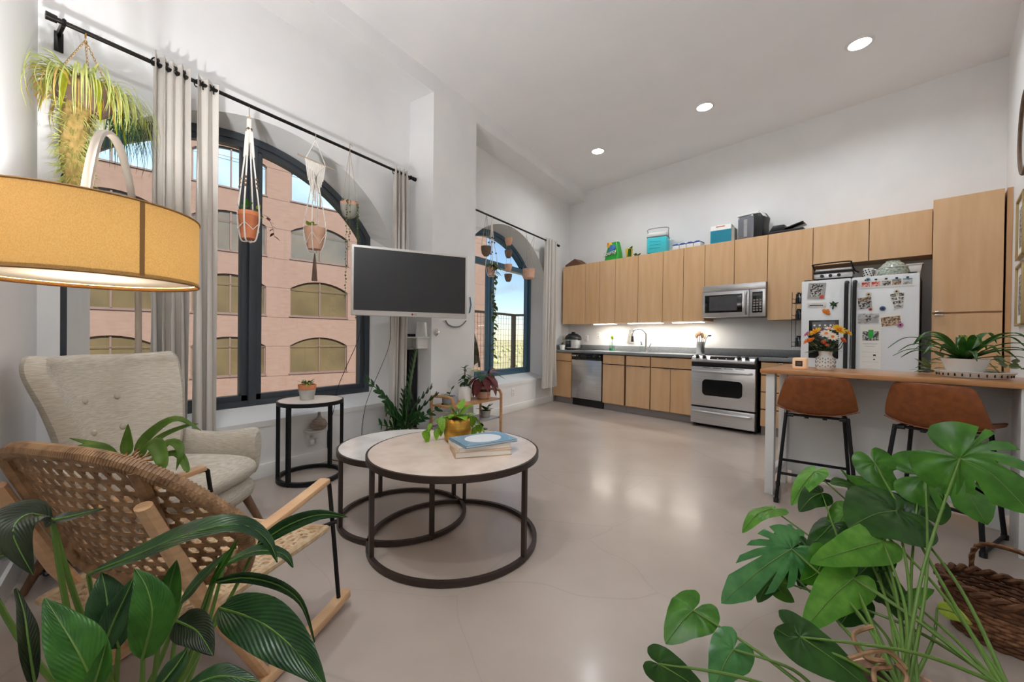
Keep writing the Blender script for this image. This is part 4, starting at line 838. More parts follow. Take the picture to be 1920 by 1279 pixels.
MONST = [([(0.499, 1.893, 0.74), (0.56, 1.861, 0.709), (0.622, 1.806, 0.62)], 0.25, 'monstera', 'leaf_mon', 25, [(0.286, 1.458, 0.183), (0.369, 1.66, 0.454), (0.499, 1.893, 0.74)]), ([(0.506, 2.281, 0.574), (0.591, 2.266, 0.571), (0.648, 2.183, 0.451)], 0.25, 'monstera', 'leaf_mon', 10, [(0.295, 1.452, 0.192), (0.425, 1.883, 0.338), (0.506, 2.281, 0.574)]), ([(0.354, 2.3, 0.596), (0.384, 2.272, 0.548), (0.436, 2.282, 0.511)], 0.15, 'heart', 'leaf_mon', 0, [(0.49, 1.547, 0.235), (0.452, 1.943, 0.35), (0.354, 2.3, 0.596)]), ([(0.383, 2.078, 0.474), (0.307, 1.98, 0.476), (0.223, 1.899, 0.435)], 0.27, 'heart', 'leaf_mon_dark', -10, [(0.286, 1.458, 0.183), (0.365, 1.788, 0.308), (0.383, 2.078, 0.474)]), ([(0.474, 2.235, 0.48), (0.515, 2.214, 0.465), (0.535, 2.203, 0.412)], 0.15, 'heart', 'leaf_mon_dark', 0, [(0.321, 1.481, 0.198), (0.38, 1.847, 0.308), (0.474, 2.235, 0.48)]), ([(0.138, 2.156, 0.554), (0.095, 2.078, 0.51), (0.056, 2.028, 0.432)], 0.1, 'heart', 'leaf_mon_bright', 20, [(0.502, 1.554, 0.235), (0.422, 1.923, 0.334), (0.138, 2.156, 0.554)]), ([(0.159, 2.097, 0.485), (0.119, 2.022, 0.478), (0.079, 1.971, 0.432)], 0.1, 'heart', 'leaf_mon_dark', -20, [(0.286, 1.458, 0.183), (0.23, 1.782, 0.292), (0.159, 2.097, 0.485)]), ([(0.288, 2.183, 0.509), (0.226, 2.095, 0.545), (0.183, 2.041, 0.545)], 0.08, 'heart', 'leaf_mon_dark', 0, [(0.295, 1.452, 0.192), (0.337, 1.848, 0.305), (0.288, 2.183, 0.509)]), ([(-0.011, 2.127, 0.365), (-0.065, 2.043, 0.358), (-0.117, 1.984, 0.285)], 0.12, 'heart', 'leaf_mon_bright', 30, [(0.49, 1.547, 0.235), (0.313, 1.885, 0.25), (-0.011, 2.127, 0.365)]), ([(0.054, 1.834, 0.334), (-0.035, 1.713, 0.29), (-0.154, 1.573, 0.192)], 0.2, 'monstera', 'leaf_mon_blue', -15, [(0.286, 1.458, 0.183), (0.224, 1.682, 0.25), (0.054, 1.834, 0.334)]), ([(-0.228, 1.476, 0.193), (-0.254, 1.434, 0.17), (-0.294, 1.371, 0.115)], 0.16, 'heart', 'leaf_mon', 10, [(0.131, 1.343, 0.148), (-0.042, 1.413, 0.18), (-0.228, 1.476, 0.193)]), ([(-0.101, 1.392, 0.17), (-0.121, 1.354, 0.142), (-0.147, 1.3, 0.08)], 0.12, 'heart', 'leaf_mon_blue', -20, [(0.131, 1.343, 0.148), (0.049, 1.39, 0.18), (-0.101, 1.392, 0.17)]), ([(-0.267, 1.161, 0.205), (-0.213, 1.173, 0.188), (-0.142, 1.196, 0.152)], 0.09, 'heart', 'leaf_mon_dark', 30, [(0.131, 1.343, 0.148), (-0.076, 1.247, 0.2), (-0.267, 1.161, 0.205)]), ([(0.32, 1.915, 0.408), (0.227, 1.805, 0.399), (0.098, 1.671, 0.371)], 0.14, 'heart', 'leaf_mon_bright', -25, [(0.295, 1.452, 0.192), (0.339, 1.705, 0.295), (0.32, 1.915, 0.408)]), ([(0.225, 1.779, 0.309), (0.16, 1.687, 0.27), (0.076, 1.582, 0.183)], 0.14, 'heart', 'leaf_mon_bright', -20, [(0.49, 1.547, 0.235), (0.368, 1.67, 0.277), (0.225, 1.779, 0.309)]), ([(0.108, 1.929, 0.308), (0.096, 1.897, 0.247), (0.083, 1.875, 0.171)], 0.1, 'heart', 'leaf_mon_dark', 0, [(0.286, 1.458, 0.183), (0.25, 1.729, 0.234), (0.108, 1.929, 0.308)]), ([(0.309, 1.98, 0.318), (0.273, 1.931, 0.279), (0.222, 1.873, 0.242)], 0.12, 'heart', 'leaf_mon_dark', 10, [(0.321, 1.481, 0.198), (0.308, 1.726, 0.254), (0.309, 1.98, 0.318)]), ([(0.064, 1.407, 0.27), (0.136, 1.406, 0.241), (0.224, 1.405, 0.191)], 0.15, 'heart', 'leaf_mon_dark', -10, [(0.502, 1.554, 0.235), (0.319, 1.505, 0.275), (0.064, 1.407, 0.27)]), ([(0.077, 1.415, 0.247), (0.038, 1.39, 0.269), (0.004, 1.379, 0.287)], 0.1, 'heart', 'leaf_mon_dark', -20, [(0.286, 1.458, 0.183), (0.17, 1.429, 0.239), (0.077, 1.415, 0.247)]), ([(0.457, 1.909, 0.225), (0.499, 1.913, 0.222), (0.545, 1.932, 0.191)], 0.05, 'lance', 'leaf_lime', 20, [(0.295, 1.452, 0.192), (0.398, 1.695, 0.222), (0.457, 1.909, 0.225)]), ([(0.385, 1.885, 0.238), (0.419, 1.908, 0.262), (0.455, 1.933, 0.274)], 0.05, 'heart', 'leaf_mon', 0, [(0.49, 1.547, 0.235), (0.438, 1.716, 0.247), (0.385, 1.885, 0.238)]), ([(0.243, 1.91, 0.162), (0.224, 1.873, 0.136), (0.197, 1.831, 0.102)], 0.12, 'heart', 'leaf_mon_dark', 0, [(0.286, 1.458, 0.183), (0.302, 1.709, 0.18), (0.243, 1.91, 0.162)]), ([(0.049, 1.974, 0.336), (0.013, 1.926, 0.302), (0.065, 1.937, 0.345)], 0.1, 'heart', 'leaf_mon_blue', 20, [(0.321, 1.481, 0.198), (0.205, 1.741, 0.245), (0.049, 1.974, 0.336)]), ([(-0.003, 1.795, 0.222), (0.023, 1.812, 0.172), (0.065, 1.84, 0.133)], 0.08, 'heart', 'leaf_mon', 40, [(0.502, 1.554, 0.235), (0.336, 1.733, 0.227), (-0.003, 1.795, 0.222)]), ([(0.19, 2.045, 0.38), (0.152, 1.983, 0.351), (0.108, 1.929, 0.308)], 0.11, 'heart', 'leaf_mon_dark', 15, [(0.286, 1.458, 0.183), (0.24, 1.753, 0.257), (0.19, 2.045, 0.38)]), ([(0.299, 2.069, 0.368), (0.337, 2.058, 0.322), (0.381, 2.051, 0.278)], 0.12, 'heart', 'leaf_mon_dark', -10, [(0.295, 1.452, 0.192), (0.337, 1.787, 0.261), (0.299, 2.069, 0.368)]), ([(0.151, 1.85, 0.326), (0.126, 1.809, 0.279), (0.077, 1.752, 0.261)], 0.1, 'heart', 'leaf_mon', -30, [(0.49, 1.547, 0.235), (0.345, 1.715, 0.275), (0.151, 1.85, 0.326)]), ([(0.237, 2.101, 0.425), (0.208, 2.057, 0.38), (0.162, 2.002, 0.357)], 0.1, 'heart', 'leaf_mon_bright', 0, [(0.286, 1.458, 0.183), (0.308, 1.81, 0.273), (0.237, 2.101, 0.425)]), ([(0.318, 1.889, 0.258), (0.352, 1.887, 0.216), (0.363, 1.87, 0.165)], 0.11, 'heart', 'leaf_mon_dark', 20, [(0.321, 1.481, 0.198), (0.309, 1.678, 0.236), (0.318, 1.889, 0.258)]), ([(0.351, 2.274, 0.518), (0.272, 2.197, 0.535), (0.222, 2.14, 0.586)], 0.1, 'heart', 'leaf_mon', 10, [(0.502, 1.554, 0.235), (0.505, 1.966, 0.323), (0.351, 2.274, 0.518)]), ([(0.031, 1.878, 0.245), (-0.019, 1.807, 0.19), (-0.051, 1.761, 0.131)], 0.09, 'heart', 'leaf_mon_dark', -10, [(0.286, 1.458, 0.183), (0.171, 1.676, 0.206), (0.031, 1.878, 0.245)])]
MON_POT = (0.292, 1.462, 0.176)
MON_ROOTS = [[(0.254, 1.461, 0.252), (0.209, 1.455, 0.25), (0.191, 1.491, 0.279), (0.239, 1.548, 0.288)], [(0.266, 1.469, 0.237), (0.23, 1.445, 0.23), (0.226, 1.418, 0.211)], [(0.246, 1.48, 0.265), (0.234, 1.472, 0.235), (0.215, 1.46, 0.243)], [(0.299, 1.479, 0.239), (0.258, 1.488, 0.265), (0.173, 1.431, 0.242)], [(0.278, 1.477, 0.245), (0.297, 1.466, 0.226), (0.28, 1.43, 0.201)]]
BENT = [([(-1.996, 0.431, 0.639), (-2.003, 0.369, 0.711), (-2.071, 0.302, 0.745)], 0.045, 0), ([(-1.991, 0.434, 0.639), (-1.961, 0.489, 0.737), (-1.902, 0.552, 0.795), (-1.843, 0.613, 0.744)], 0.05, 10), ([(-1.994, 0.432, 0.639), (-2.005, 0.437, 0.711), (-2.002, 0.439, 0.781)], 0.05, 0), ([(-1.991, 0.434, 0.639), (-1.976, 0.524, 0.718), (-1.923, 0.583, 0.756), (-1.888, 0.618, 0.765)], 0.035, 0), ([(-1.979, 0.442, 0.635), (-1.845, 0.475, 0.724), (-1.772, 0.478, 0.665), (-1.779, 0.473, 0.637)], 0.07, 20), ([(-1.979, 0.442, 0.631), (-1.918, 0.54, 0.703), (-1.863, 0.554, 0.678), (-1.852, 0.538, 0.61)], 0.05, 0), ([(-1.979, 0.442, 0.631), (-1.9, 0.552, 0.663), (-1.819, 0.56, 0.615), (-1.81, 0.554, 0.608)], 0.04, 0), ([(-2.004, 0.425, 0.635), (-2.003, 0.369, 0.688), (-2.01, 0.331, 0.724), (-2.045, 0.296, 0.707)], 0.04, 20), ([(-2.004, 0.425, 0.635), (-1.987, 0.38, 0.678), (-2.008, 0.343, 0.693), (-2.025, 0.32, 0.673)], 0.045, 0)]
BENT_POT = (-1.988, 0.436, 0.631)
# ================================================================ plants
MT['leaf_lily'] = vein_leaf('leaf_lily', (28, 58, 30), (44, 80, 38), .28, .18)
MT['leaf_lily_dark'] = vein_leaf('leaf_lily_dark', (30, 40, 24), (44, 54, 30), .4, .12)
MT['leaf_lily_bright'] = vein_leaf('leaf_lily_bright', (40, 90, 22), (60, 114, 32), .3, .3)
MT['leaf_mon'] = leafmat('leaf_mon', (54, 104, 26), (74, 130, 36), rough=.3, transl=.25, scale=18)
MT['leaf_mon_dark'] = leafmat('leaf_mon_dark', (34, 70, 22), (48, 90, 28), rough=.3, transl=.2, scale=18)
MT['leaf_mon_bright'] = leafmat('leaf_mon_bright', (82, 140, 44), (108, 162, 60), rough=.32, transl=.3, scale=18)
MT['leaf_mon_blue'] = leafmat('leaf_mon_blue', (58, 112, 58), (80, 136, 76), rough=.25, transl=.2, scale=18)
CAMV = Vector((0, 0, EYE))
def sample(P, t):
    t = max(0, min(t, 1)) * (len(P) - 1); i = min(int(t), len(P) - 2); return P[i].lerp(P[i + 1], t - i)
def blade(name, parent, m, pts, width, roll=0, kind='lance', fold=.10, droop=.25, org=Vector(), nt=14, rib=0):
    """one leaf: a midrib path with a shaped, folded blade around it; roll turns it about the midrib"""
    P = spline([Vector(p) - org for p in pts], 6); mb = M()
    length = sum((b - a).length for a, b in zip(P[:-1], P[1:]))
    view = (CAMV - (P[len(P) // 2] + org)).normalized(); face0 = (view * .75 + Vector((0, 0, .65))).normalized()
    def frame(t):
        tg = (sample(P, min(t + .04, 1)) - sample(P, max(t - .04, 0))).normalized(); sd = tg.cross(face0).normalized(); sd = Quaternion(tg, R(roll)) @ sd
        return tg, sd, sd.cross(tg).normalized()
    if kind == 'lance':
        NC = 6; V = []; F = []
        for i in range(nt + 1):
            t = i / nt; c = sample(P, t); tg, sd, nm = frame(t); w_ = width * .5 * (math.sin(math.pi * min(t ** .68 * .985 + .015, 1)) ** 1.05) + .0004
            for j in range(NC + 1):
                x = (j / NC - .5) * 2
                V.append(c + sd * (x * w_) + nm * (fold * w_ * 2 * abs(x) - .0015 * math.cos(j * 3.1) + .03 * w_ * math.sin(t * 17 + j)))
        for i in range(nt):
            for j in range(NC): q = i * (NC + 1) + j; F.append((q, q + 1, q + NC + 2, q + NC + 1))
        mb.add(V, F); uvs = [((j / NC - .5) * 2, i / nt) for i in range(nt + 1) for j in range(NC + 1)]
    else:
        NR = 4; NA = 44
        def rad(th):
            d = math.degrees(th); k = [(0, 1.0), (12, .86), (30, .72), (55, .62), (90, .56), (120, .56), (145, .52), (160, .42), (172, .24)]
            for (a, x), (b, y) in zip(k[:-1], k[1:]):
                if a <= d <= b: r_ = x + (y - x) * (d - a) / (b - a); break
            else: r_ = .24
            if kind == 'monstera':
                for c_, h in ((24, 3.4), (42, 4.0), (62, 4.2), (88, 5)):
                    q = abs(d - c_)
                    if q < h: r_ *= .55 + .45 * (q / h) ** 2
            return r_
        wr = width * .5 / .57 / max(length, 1e-4)
        for s_ in (-1, 1):
            V = []; F = []
            for i in range(NA + 1):
                th = R(172) * i / NA; r_ = rad(th)
                for j in range(NR + 1):
                    q = j / NR; x = q * r_ * math.cos(th); y = q * r_ * math.sin(th) * wr * length
                    tg, sd, nm = frame(max(x, 0)); c = sample(P, x) if x >= 0 else P[0] + frame(0)[0] * (x * wr * length * 1.1)
                    V.append(c + sd * (s_ * y) + nm * (fold * y - droop * y * y / max(width, .01) * 1.6 + .006 * width * math.sin(th * 9 + q * 3)))
            for i in range(NA):
                for j in range(NR): q = i * (NR + 1) + j; F.append((q, q + 1, q + NR + 2, q + NR + 1) if s_ > 0 else (q, q + NR + 1, q + NR + 2, q + 1))
            mb.add(V, F)
    me = bpy.data.meshes.new(name); me.from_pydata([tuple(v) for v in mb.v], [], mb.f); me.shade_smooth()
    if kind == 'lance':
        ul = me.uv_layers.new(name='UVMap')
        for lp in me.loops: ul.data[lp.index].uv = uvs[lp.vertex_index]
    o = link(name, me, m, parent)
    if rib:
        C_ = [sample(P, i / 14) + frame(i / 14)[2] * (.0006 + rib * .35) for i in range(15)]; M().tube(C_, [rib * (1 - .8 * i / 14) for i in range(15)], 5).build('midrib', 'stem_green', o)
    return o
def pot(parent, prof, m, name='pot', n=28, soil=None):
    M().lathe(prof, n, cap=True).build(name, m, parent)
    if soil: M().lathe([(.0001, soil[1]), (soil[0], soil[1])], n, cap=False).build('soil', 'soil', parent)
MT['leaf_olive_green'] = leafmat('leaf_olive_green', (82, 120, 44), (112, 148, 66), rough=.35)
# ---- peace lily in the near corner
o = Vector((LILY_BASE[0], LILY_BASE[1], 0)); t = thing('peace_lily', 'large dark green peace lily with long arching leaves beside the rocking chair', 'plant', o)
pot(t, [(.10, 0), (.13, .26), (.138, .28), (.128, .28), (.12, .25)], 'concrete_pot', soil=(.125, .262))
for pts, w_, m, roll, st in LILY:
    blade('leaf', t, m, pts, w_ * .76, roll, 'lance', .12, org=o, nt=18, rib=.0022)
    M().tube(spline([Vector(p) - o for p in st] , 6), [.006 - .0028 * i / 12 for i in range(13)], 7).build('stem', 'stem_green', t)
# ---- trailing monstera by the bar
o = Vector((MON_POT[0], MON_POT[1], 0)); t = thing('split_leaf_plant', 'sprawling split-leaf monstera plant trailing from a clay pot on the floor', 'plant', o)
pot(t, [(.085, 0), (.12, .165), (.126, .18), (.116, .18), (.108, .15)], 'terracotta_pale', soil=(.11, .16))
for pts, w_, k, m, roll, st in MONST:
    blade('leaf', t, m, pts, w_, roll, k, .10, .3, org=o, rib=.0024)
    S_ = spline([Vector(p) - o for p in st], 7); M().tube(S_, [.0062 - .0034 * i / (len(S_) - 1) for i in range(len(S_))], 7).build('stem', 'stem_green', t)
for r_ in MON_ROOTS: M().tube(spline([Vector(p) - o for p in r_], 6), .006, 6).build('aerial_root', 'rattan', t)
# ---- bent-leaf plant between the two chairs
o = Vector((BENT_POT[0], BENT_POT[1], 0)); t = thing('arching_leaf_plant', 'arching green plant with orange stems between the rocking chair and armchair', 'plant', o); zt_ = BENT_POT[2]
pot(t, [(.05, zt_ - .15), (.068, zt_ - .03), (.07, zt_ - .01), (.063, zt_ - .01), (.06, zt_ - .03)], 'white_matte', soil=(.062, zt_ - .025))
for k in range(3): a = R(120 * k); M().cyl((.075 * math.cos(a), .075 * math.sin(a), 0), (.05 * math.cos(a), .05 * math.sin(a), zt_ - .13), .007, n=8).build('stand_leg', 'ash_wood', t)
M().lathe([(.0001, zt_ - .162), (.07, zt_ - .162), (.07, zt_ - .15), (.0001, zt_ - .15)], 20, cap=False).build('stand_top', 'ash_wood', t)
for pts, w_, roll in BENT:
    b = Vector(pts[0]); blade('leaf', t, 'leaf_olive_green', [b.lerp(Vector(pts[1]), .35)] + [Vector(p) for p in pts[1:]], w_ * .72, roll, 'lance', .12, org=o)
    M().tube(spline([b - o - Vector((0, 0, .02)), b.lerp(Vector(pts[1]), .2) - o, b.lerp(Vector(pts[1]), .5) - o], 4), .0035, 6).build('stem', 'stem_orange', t)
# ---- leaflets placed one by one from a shared mesh
LEAFM = {}
def leafmesh(key, m, L_=1.0, W=.4, fold=.12, curl=.15, heart=False):
    if key in LEAFM: return LEAFM[key]
    V = []; F = []; nt, NC = 6, 2 if not heart else 4
    for i in range(nt + 1):
        t = i / nt; w_ = W * .5 * (math.sin(math.pi * min(t ** (.55 if heart else .8) * .97 + .03, 1)) ** .75) + .004
        for j in range(NC + 1):
            x = (j / NC - .5) * 2; V.append((x * w_, L_ * t - (.12 * L_ * abs(x) ** 1.5 * (1 - t) ** 3 if heart else 0), fold * w_ * abs(x) - curl * L_ * t * t))
    for i in range(nt):
        for j in range(NC): q = i * (NC + 1) + j; F.append((q, q + 1, q + NC + 2, q + NC + 1))
    me = bpy.data.meshes.new(key); me.from_pydata(V, [], F); me.shade_smooth(); me.materials.append(MT[m]); LEAFM[key] = me; return me
def put(name, me, parent, p, d, up=(0, 0, 1), s=1.0):
    d = Vector(d).normalized(); u = Vector(up); u = u - d * u.dot(d); u = u.normalized() if u.length > 1e-4 else d.orthogonal().normalized(); x = d.cross(u)
    o = bpy.data.objects.new(name, me); COL.objects.link(o); o.parent = parent
    o.matrix_local = Matrix(((x.x * s, d.x * s, u.x * s, p[0]), (x.y * s, d.y * s, u.y * s, p[1]), (x.z * s, d.z * s, u.z * s, p[2]), (0, 0, 0, 1))); return o
rn = random.Random(11)
def bush(parent, key, me, c, n, r_, size, up=.5, stem='stem_green', droop=0.0, flat=1.0, stems=True):
    for i in range(n):
        a = rn.uniform(0, 6.283); e = rn.uniform(-.2, 1.1) if up else rn.uniform(-.8, .5); d = Vector((math.cos(a) * math.cos(e) * flat, math.sin(a) * math.cos(e) * flat, math.sin(e)))
        p = Vector(c) + d * r_ * rn.uniform(.35, 1); q = d + Vector((0, 0, -droop))
        put('leaf', me, parent, p, q, (0, 0, 1), size * rn.uniform(.7, 1.15))
        if stems: M().tube([Vector(c), Vector(c).lerp(p, .6) + Vector((0, 0, .01)), p], .0022, 4).build('stem', stem, parent, smooth=0)
def hanger(parent, n, ztop, zrim, r_, m, rad=.003, ph=0):
    for k in range(n):
        a = 2 * math.pi * k / n + ph; M().tube([(0, 0, ztop), (r_ * math.cos(a), r_ * math.sin(a), zrim)], rad, 5).build('cord', m, parent)
def vine(parent, pts, me, n, size, m='stem_green', r_=.0015, spread=1.0, nm='leaf'):
    P = spline(pts, 8); M().tube(P, r_, 4).build('vine', m, parent)
    for i in range(n):
        p = sample(P, (i + .5) / n); a = rn.uniform(0, 6.28); put(nm, me, parent, p, (math.cos(a) * spread, math.sin(a) * spread, -.6), (math.cos(a), math.sin(a), .8), size * rn.uniform(.7, 1.2))
# ---- hanging pots of the big window (root empties at the rod)
lm_mid = leafmesh('leaf_heart_mid', 'leaf_mid', 1, .8, heart=True); lm_lime = leafmesh('leaf_heart_lime', 'leaf_lime', 1, .75, heart=True); lm_red = leafmesh('leaf_heart_red', 'leaf_red', 1, .6); lm_olive = leafmesh('leaf_olive_l', 'leaf_olive', 1, .75, heart=True)
t = thing('hanging_planter', 'terracotta pot in a beaded white macrame hanger at the big window', 'hanging plant', (-3.19, 1.335, 1.80), 0, 'hanging planters at the windows')
pot(t, [(.045, .012), (.062, .17), (.066, .175), (.066, .205), (.058, .205), (.055, .17)], 'terracotta', soil=(.056, .185))
M().tube([(0, 0, .96), (0, 0, .90)], .003, 5).build('hook', 'steel', t); M().ring((0, 0, 0), .014, .003, 16, 6).move(Matrix.Translation((0, 0, .88)) @ Matrix.Rotation(R(90), 4, 'X')).build('ring', 'ash_wood', t)
for k in range(4):
    a = R(45 + 90 * k); c_, s_ = math.cos(a), math.sin(a)
    M().tube(spline([(0, 0, .87), (.015 * c_, .015 * s_, .72), (.05 * c_, .05 * s_, .40), (.07 * c_, .07 * s_, .20), (.066 * c_, .066 * s_, .10), (.045 * c_, .045 * s_, .0), (0, 0, -.005)], 5), .0055, 6).build('cord', 'cotton', t)
    M().tube([(.018 * c_, .018 * s_, .78), (.03 * c_, .03 * s_, .60)], .008, 6).build('knotted_cord', 'cotton', t)
    for z in (.80, .44, .41, .38): q = .012 + (.80 - z) * .11; M().ball((q * c_, q * s_, z), .010, n=8, m=6).build('bead', 'clay_brown', t)
    b_ = R(90 * k); M().tube([(.066 * c_, .066 * s_, .12), (.07 * math.cos(b_), .07 * math.sin(b_), .07), (.066 * math.cos(a - R(90)), .066 * math.sin(a - R(90)), .12)], .003, 5).build('cord', 'cotton', t)
M().tube([(0, 0, .87), (0, 0, .70)], .016, 8).build('macrame_braid', 'cotton', t)
bush(t, 'a', lm_mid, (0, -.03, .20), 9, .07, .05); bush(t, 'b', lm_lime, (0, .05, .19), 5, .06, .04, droop=.4)
vine(t, [(.03, .05, .2), (.05, .10, .19), (.05, .14, .12), (.04, .16, .05)], lm_red, 9, .045)
t = thing('hanging_planter', 'clay pot with tassel in a macrame wall piece hung from a stick', 'hanging plant', (-3.19, 1.83, 1.80), 0, 'hanging planters at the windows')
pot(t, [(.052, .03), (.078, .17), (.082, .205), (.074, .205), (.07, .17)], 'terracotta_pale', soil=(.072, .185))
M().tube([(0, -.145, .758), (0, .17, .742)], .006, 8).build('driftwood_stick', 'twine', t)
for y in (-.08, .085): M().tube([(0, 0, .93), (0, y, .755)], .003, 5).build('cord', 'cotton', t)
M().tube([(0, 0, .98), (0, 0, .93)], .003, 5).build('hook', 'twine', t)
m = M()
for i in range(17):
    y = -.085 + .17 * i / 16; z1 = .40 + .26 * abs(y) / .085 * .8; m.tube([(0, y, .75), (.003 * (-1) ** i, y * .75, z1)], .0038, 5)
for s_ in (-1, 1):
    for i in range(6): m.tube([(.004, s_ * .085 * (1 - i / 6), .745), (.004, -s_ * .02 * i / 6, .66 - .03 * i)], .0032, 5)
m.build('macrame_panel', 'cotton', t)['kind'] = 'stuff'
for k in range(4):
    a = R(45 + 90 * k); c_, s_ = math.cos(a), math.sin(a); M().tube(spline([(0, .03 * s_, .60), (.05 * c_, .06 * s_, .40), (.085 * c_, .085 * s_, .20), (.075 * c_, .075 * s_, .10), (.05 * c_, .05 * s_, .02), (0, 0, 0)], 5), .0045, 6).build('cord', 'cotton', t)
    a2 = R(90 * k); M().tube([(.082 * c_, .082 * s_, .16), (.072 * math.cos(a2), .072 * math.sin(a2), .07), (.082 * math.cos(a - R(90)), .082 * math.sin(a - R(90)), .16)], .003, 5).build('cord', 'cotton', t)
m = M()
for i in range(16): a = R(22.5 * i); m.tube([(0, 0, .0), (.008 * math.cos(a), .008 * math.sin(a), -.06), (.02 * math.cos(a), .02 * math.sin(a), -.23)], .003, 4)
m.build('tassel', 'clay_brown', t)['kind'] = 'stuff'
bush(t, 'a', lm_lime, (0, -.04, .20), 8, .06, .045); bush(t, 'b', lm_red, (0, -.06, .2), 4, .06, .04); bush(t, 'c', lm_lime, (0, .05, .20), 4, .05, .04)
t = thing('hanging_planter', 'two-tone concrete pot with long strings of beadlike leaves beside the television', 'hanging plant', (-3.19, 2.145, 2.17), 0, 'hanging planters at the windows')
pot(t, [(.03, 0), (.055, .02), (.072, .07), (.075, .105)], 'concrete_pot'); pot(t, [(.0752, .105), (.077, .135), (.07, .135), (.066, .11)], 'terracotta_pale', name='rim', soil=(.068, .12))
hanger(t, 3, .60, .13, .072, 'twine', .002, R(30)); M().tube([(0, 0, .60), (0, .0, .66), (.01, .02, .64)], .004, 5).build('knot', 'twine', t)
lm_pearl = leafmesh('leaf_pearl', 'leaf_olive', 1, .9, curl=.5)
for x, y, zl, k in ((.04, -.045, -.72, 46), (.05, .02, -.90, 62), (.045, .03, -.80, 52), (.05, -.03, -.30, 18)):
    vine(t, [(x * .6, y * .6, .12), (x * 1.4, y * 1.3, .13), (x * 1.5, y * 1.5, -.1), (x * 1.4, y * 1.5, zl * .6), (x * 1.4, y * 1.55, zl)], lm_pearl, k, .016)
bush(t, 'a', lm_mid, (.03, -.05, .12), 5, .03, .022)
# ---- big basket of grassy air plants in the upper corner
t = thing('hanging_basket', 'hanging brown basket overflowing with grassy spider plants and moss in the upper corner', 'hanging plant', (-3.14, .51, 2.30), 0)
def bk_(u, v): a = v * 6.283; th = u * 1.5; r_ = .125 * math.sin(th + .05) ** .6; return (r_ * math.cos(a), r_ * math.sin(a), .13 - .13 * math.cos(th) if False else .0 + .16 * (1 - math.cos(th)))
M().surf(bk_, 8, 24, True).build('basket', 'clay_brown', t, smooth=60)
m = M()
for k in range(3):
    a = R(40 + 120 * k); A_ = Vector((.11 * math.cos(a), .11 * math.sin(a), .155)); B_ = Vector((0, 0, .40))
    for i in range(16):
        p = A_.lerp(B_, i / 16); q = A_.lerp(B_, (i + 1.25) / 16); dd = (q - p); sd = dd.orthogonal().normalized() if i % 2 else dd.cross(dd.orthogonal()).normalized(); c_ = (p + q) / 2
        m.tube([c_ + dd * .5 * math.cos(g) + sd * .005 * math.sin(g) for g in [6.283 * w_ / 8 for w_ in range(8)]], .0013, 4, closed=True)
m.build('chain', 'brass', t)['kind'] = 'stuff'
M().ring((0, 0, 0), .012, .0025, 14, 6).move(Matrix.Translation((0, 0, .425)) @ Matrix.Rotation(R(90), 4, 'X')).build('hook', 'brass', t)
MT['blade_pale'] = leafmat('blade_pale', (206, 210, 130), (168, 184, 104), rough=.45); MT['moss_tan'] = mat('moss_tan', (178, 146, 92), (136, 122, 66), scale=40, rough=1); MT['blade_tan'] = leafmat('blade_tan', (206, 168, 96), (176, 150, 70), rough=.6)
MT['frond_lime'] = leafmat('frond_lime', (176, 176, 40), (150, 156, 44), rough=.45)
def grass(name, m, n, c, r0, lmin, lmax, w_, seed, dirs=None, hang=1.0):
    q = random.Random(seed); mb = M()
    for i in range(n):
        a = q.uniform(*(dirs or (0, 6.283))); L_ = q.uniform(lmin, lmax); d = Vector((math.cos(a), math.sin(a), 0)); p0 = Vector(c) + d * q.uniform(0, r0) + Vector((0, 0, q.uniform(-.03, .03)))
        up_ = q.uniform(.2, .7); pts = [p0, p0 + d * L_ * .28 + Vector((0, 0, L_ * up_ * .35)), p0 + d * L_ * .62 + Vector((0, 0, L_ * (.1 - .1 * hang))), p0 + d * L_ * .78 + Vector((0, 0, -L_ * .45 * hang)), p0 + d * L_ * (.72 + q.uniform(-.1, .1)) + Vector((0, 0, -L_ * .8 * hang))]
        P = spline(pts, 3); sd = Vector((-d.y, d.x, 0)); V = []; F = []
        for k, p in enumerate(P):
            ww = w_ * (1 - (k / (len(P) - 1)) ** 2.5) * .5 + .0003; V += [p - sd * ww, p + sd * ww + Vector((0, 0, ww * .6))]
        for k in range(len(P) - 1): F.append((2 * k, 2 * k + 1, 2 * k + 3, 2 * k + 2))
        mb.add(V, F)
    o = mb.build(name, m, t, smooth=80); o['kind'] = 'stuff'; return o
grass('grass_blades', 'blade_pale', 150, (0, -.01, .14), .10, .16, .31, .007, 5)
grass('grass_blades', 'blade_pale', 90, (.03, .07, .10), .07, .14, .25, .006, 6, (.0, 2.2), 1.1)
grass('dry_blades', 'blade_tan', 60, (.0, -.03, .10), .11, .12, .26, .008, 7)
grass('trailing_blades', 'leaf_blue', 80, (.02, .09, -.02), .07, .10, .22, .004, 8, (.0, 3.1), 1.2)
for a_, L_, w_ in ((10, .22, .035), (60, .26, .035), (-40, .2, .04), (100, .22, .03), (-80, .2, .035), (35, .25, .03)):
    a = R(a_); d = Vector((math.cos(a), math.sin(a), 0)); blade('frond', t, 'frond_lime', [Vector((0, 0, .12)) + d * .05, Vector((0, 0, .16)) + d * .13, Vector((0, 0, .05)) + d * .15, Vector((0, 0, .13 - L_)) + d * .17], w_, 0, 'lance', .1)
def moss(u, v): a = v * 6.283; r_ = (.055 + .03 * math.sin(u * 6 + a) * .4 + .012 * math.sin(7 * a + 20 * u)) * (1 - .25 * u); return (.02 + r_ * math.cos(a), -.04 + r_ * math.sin(a) * .9, .04 - .46 * u)
M().surf(moss, 22, 22, True).build('moss_column', 'moss_tan', t, smooth=80)
q = random.Random(9); mb = M()
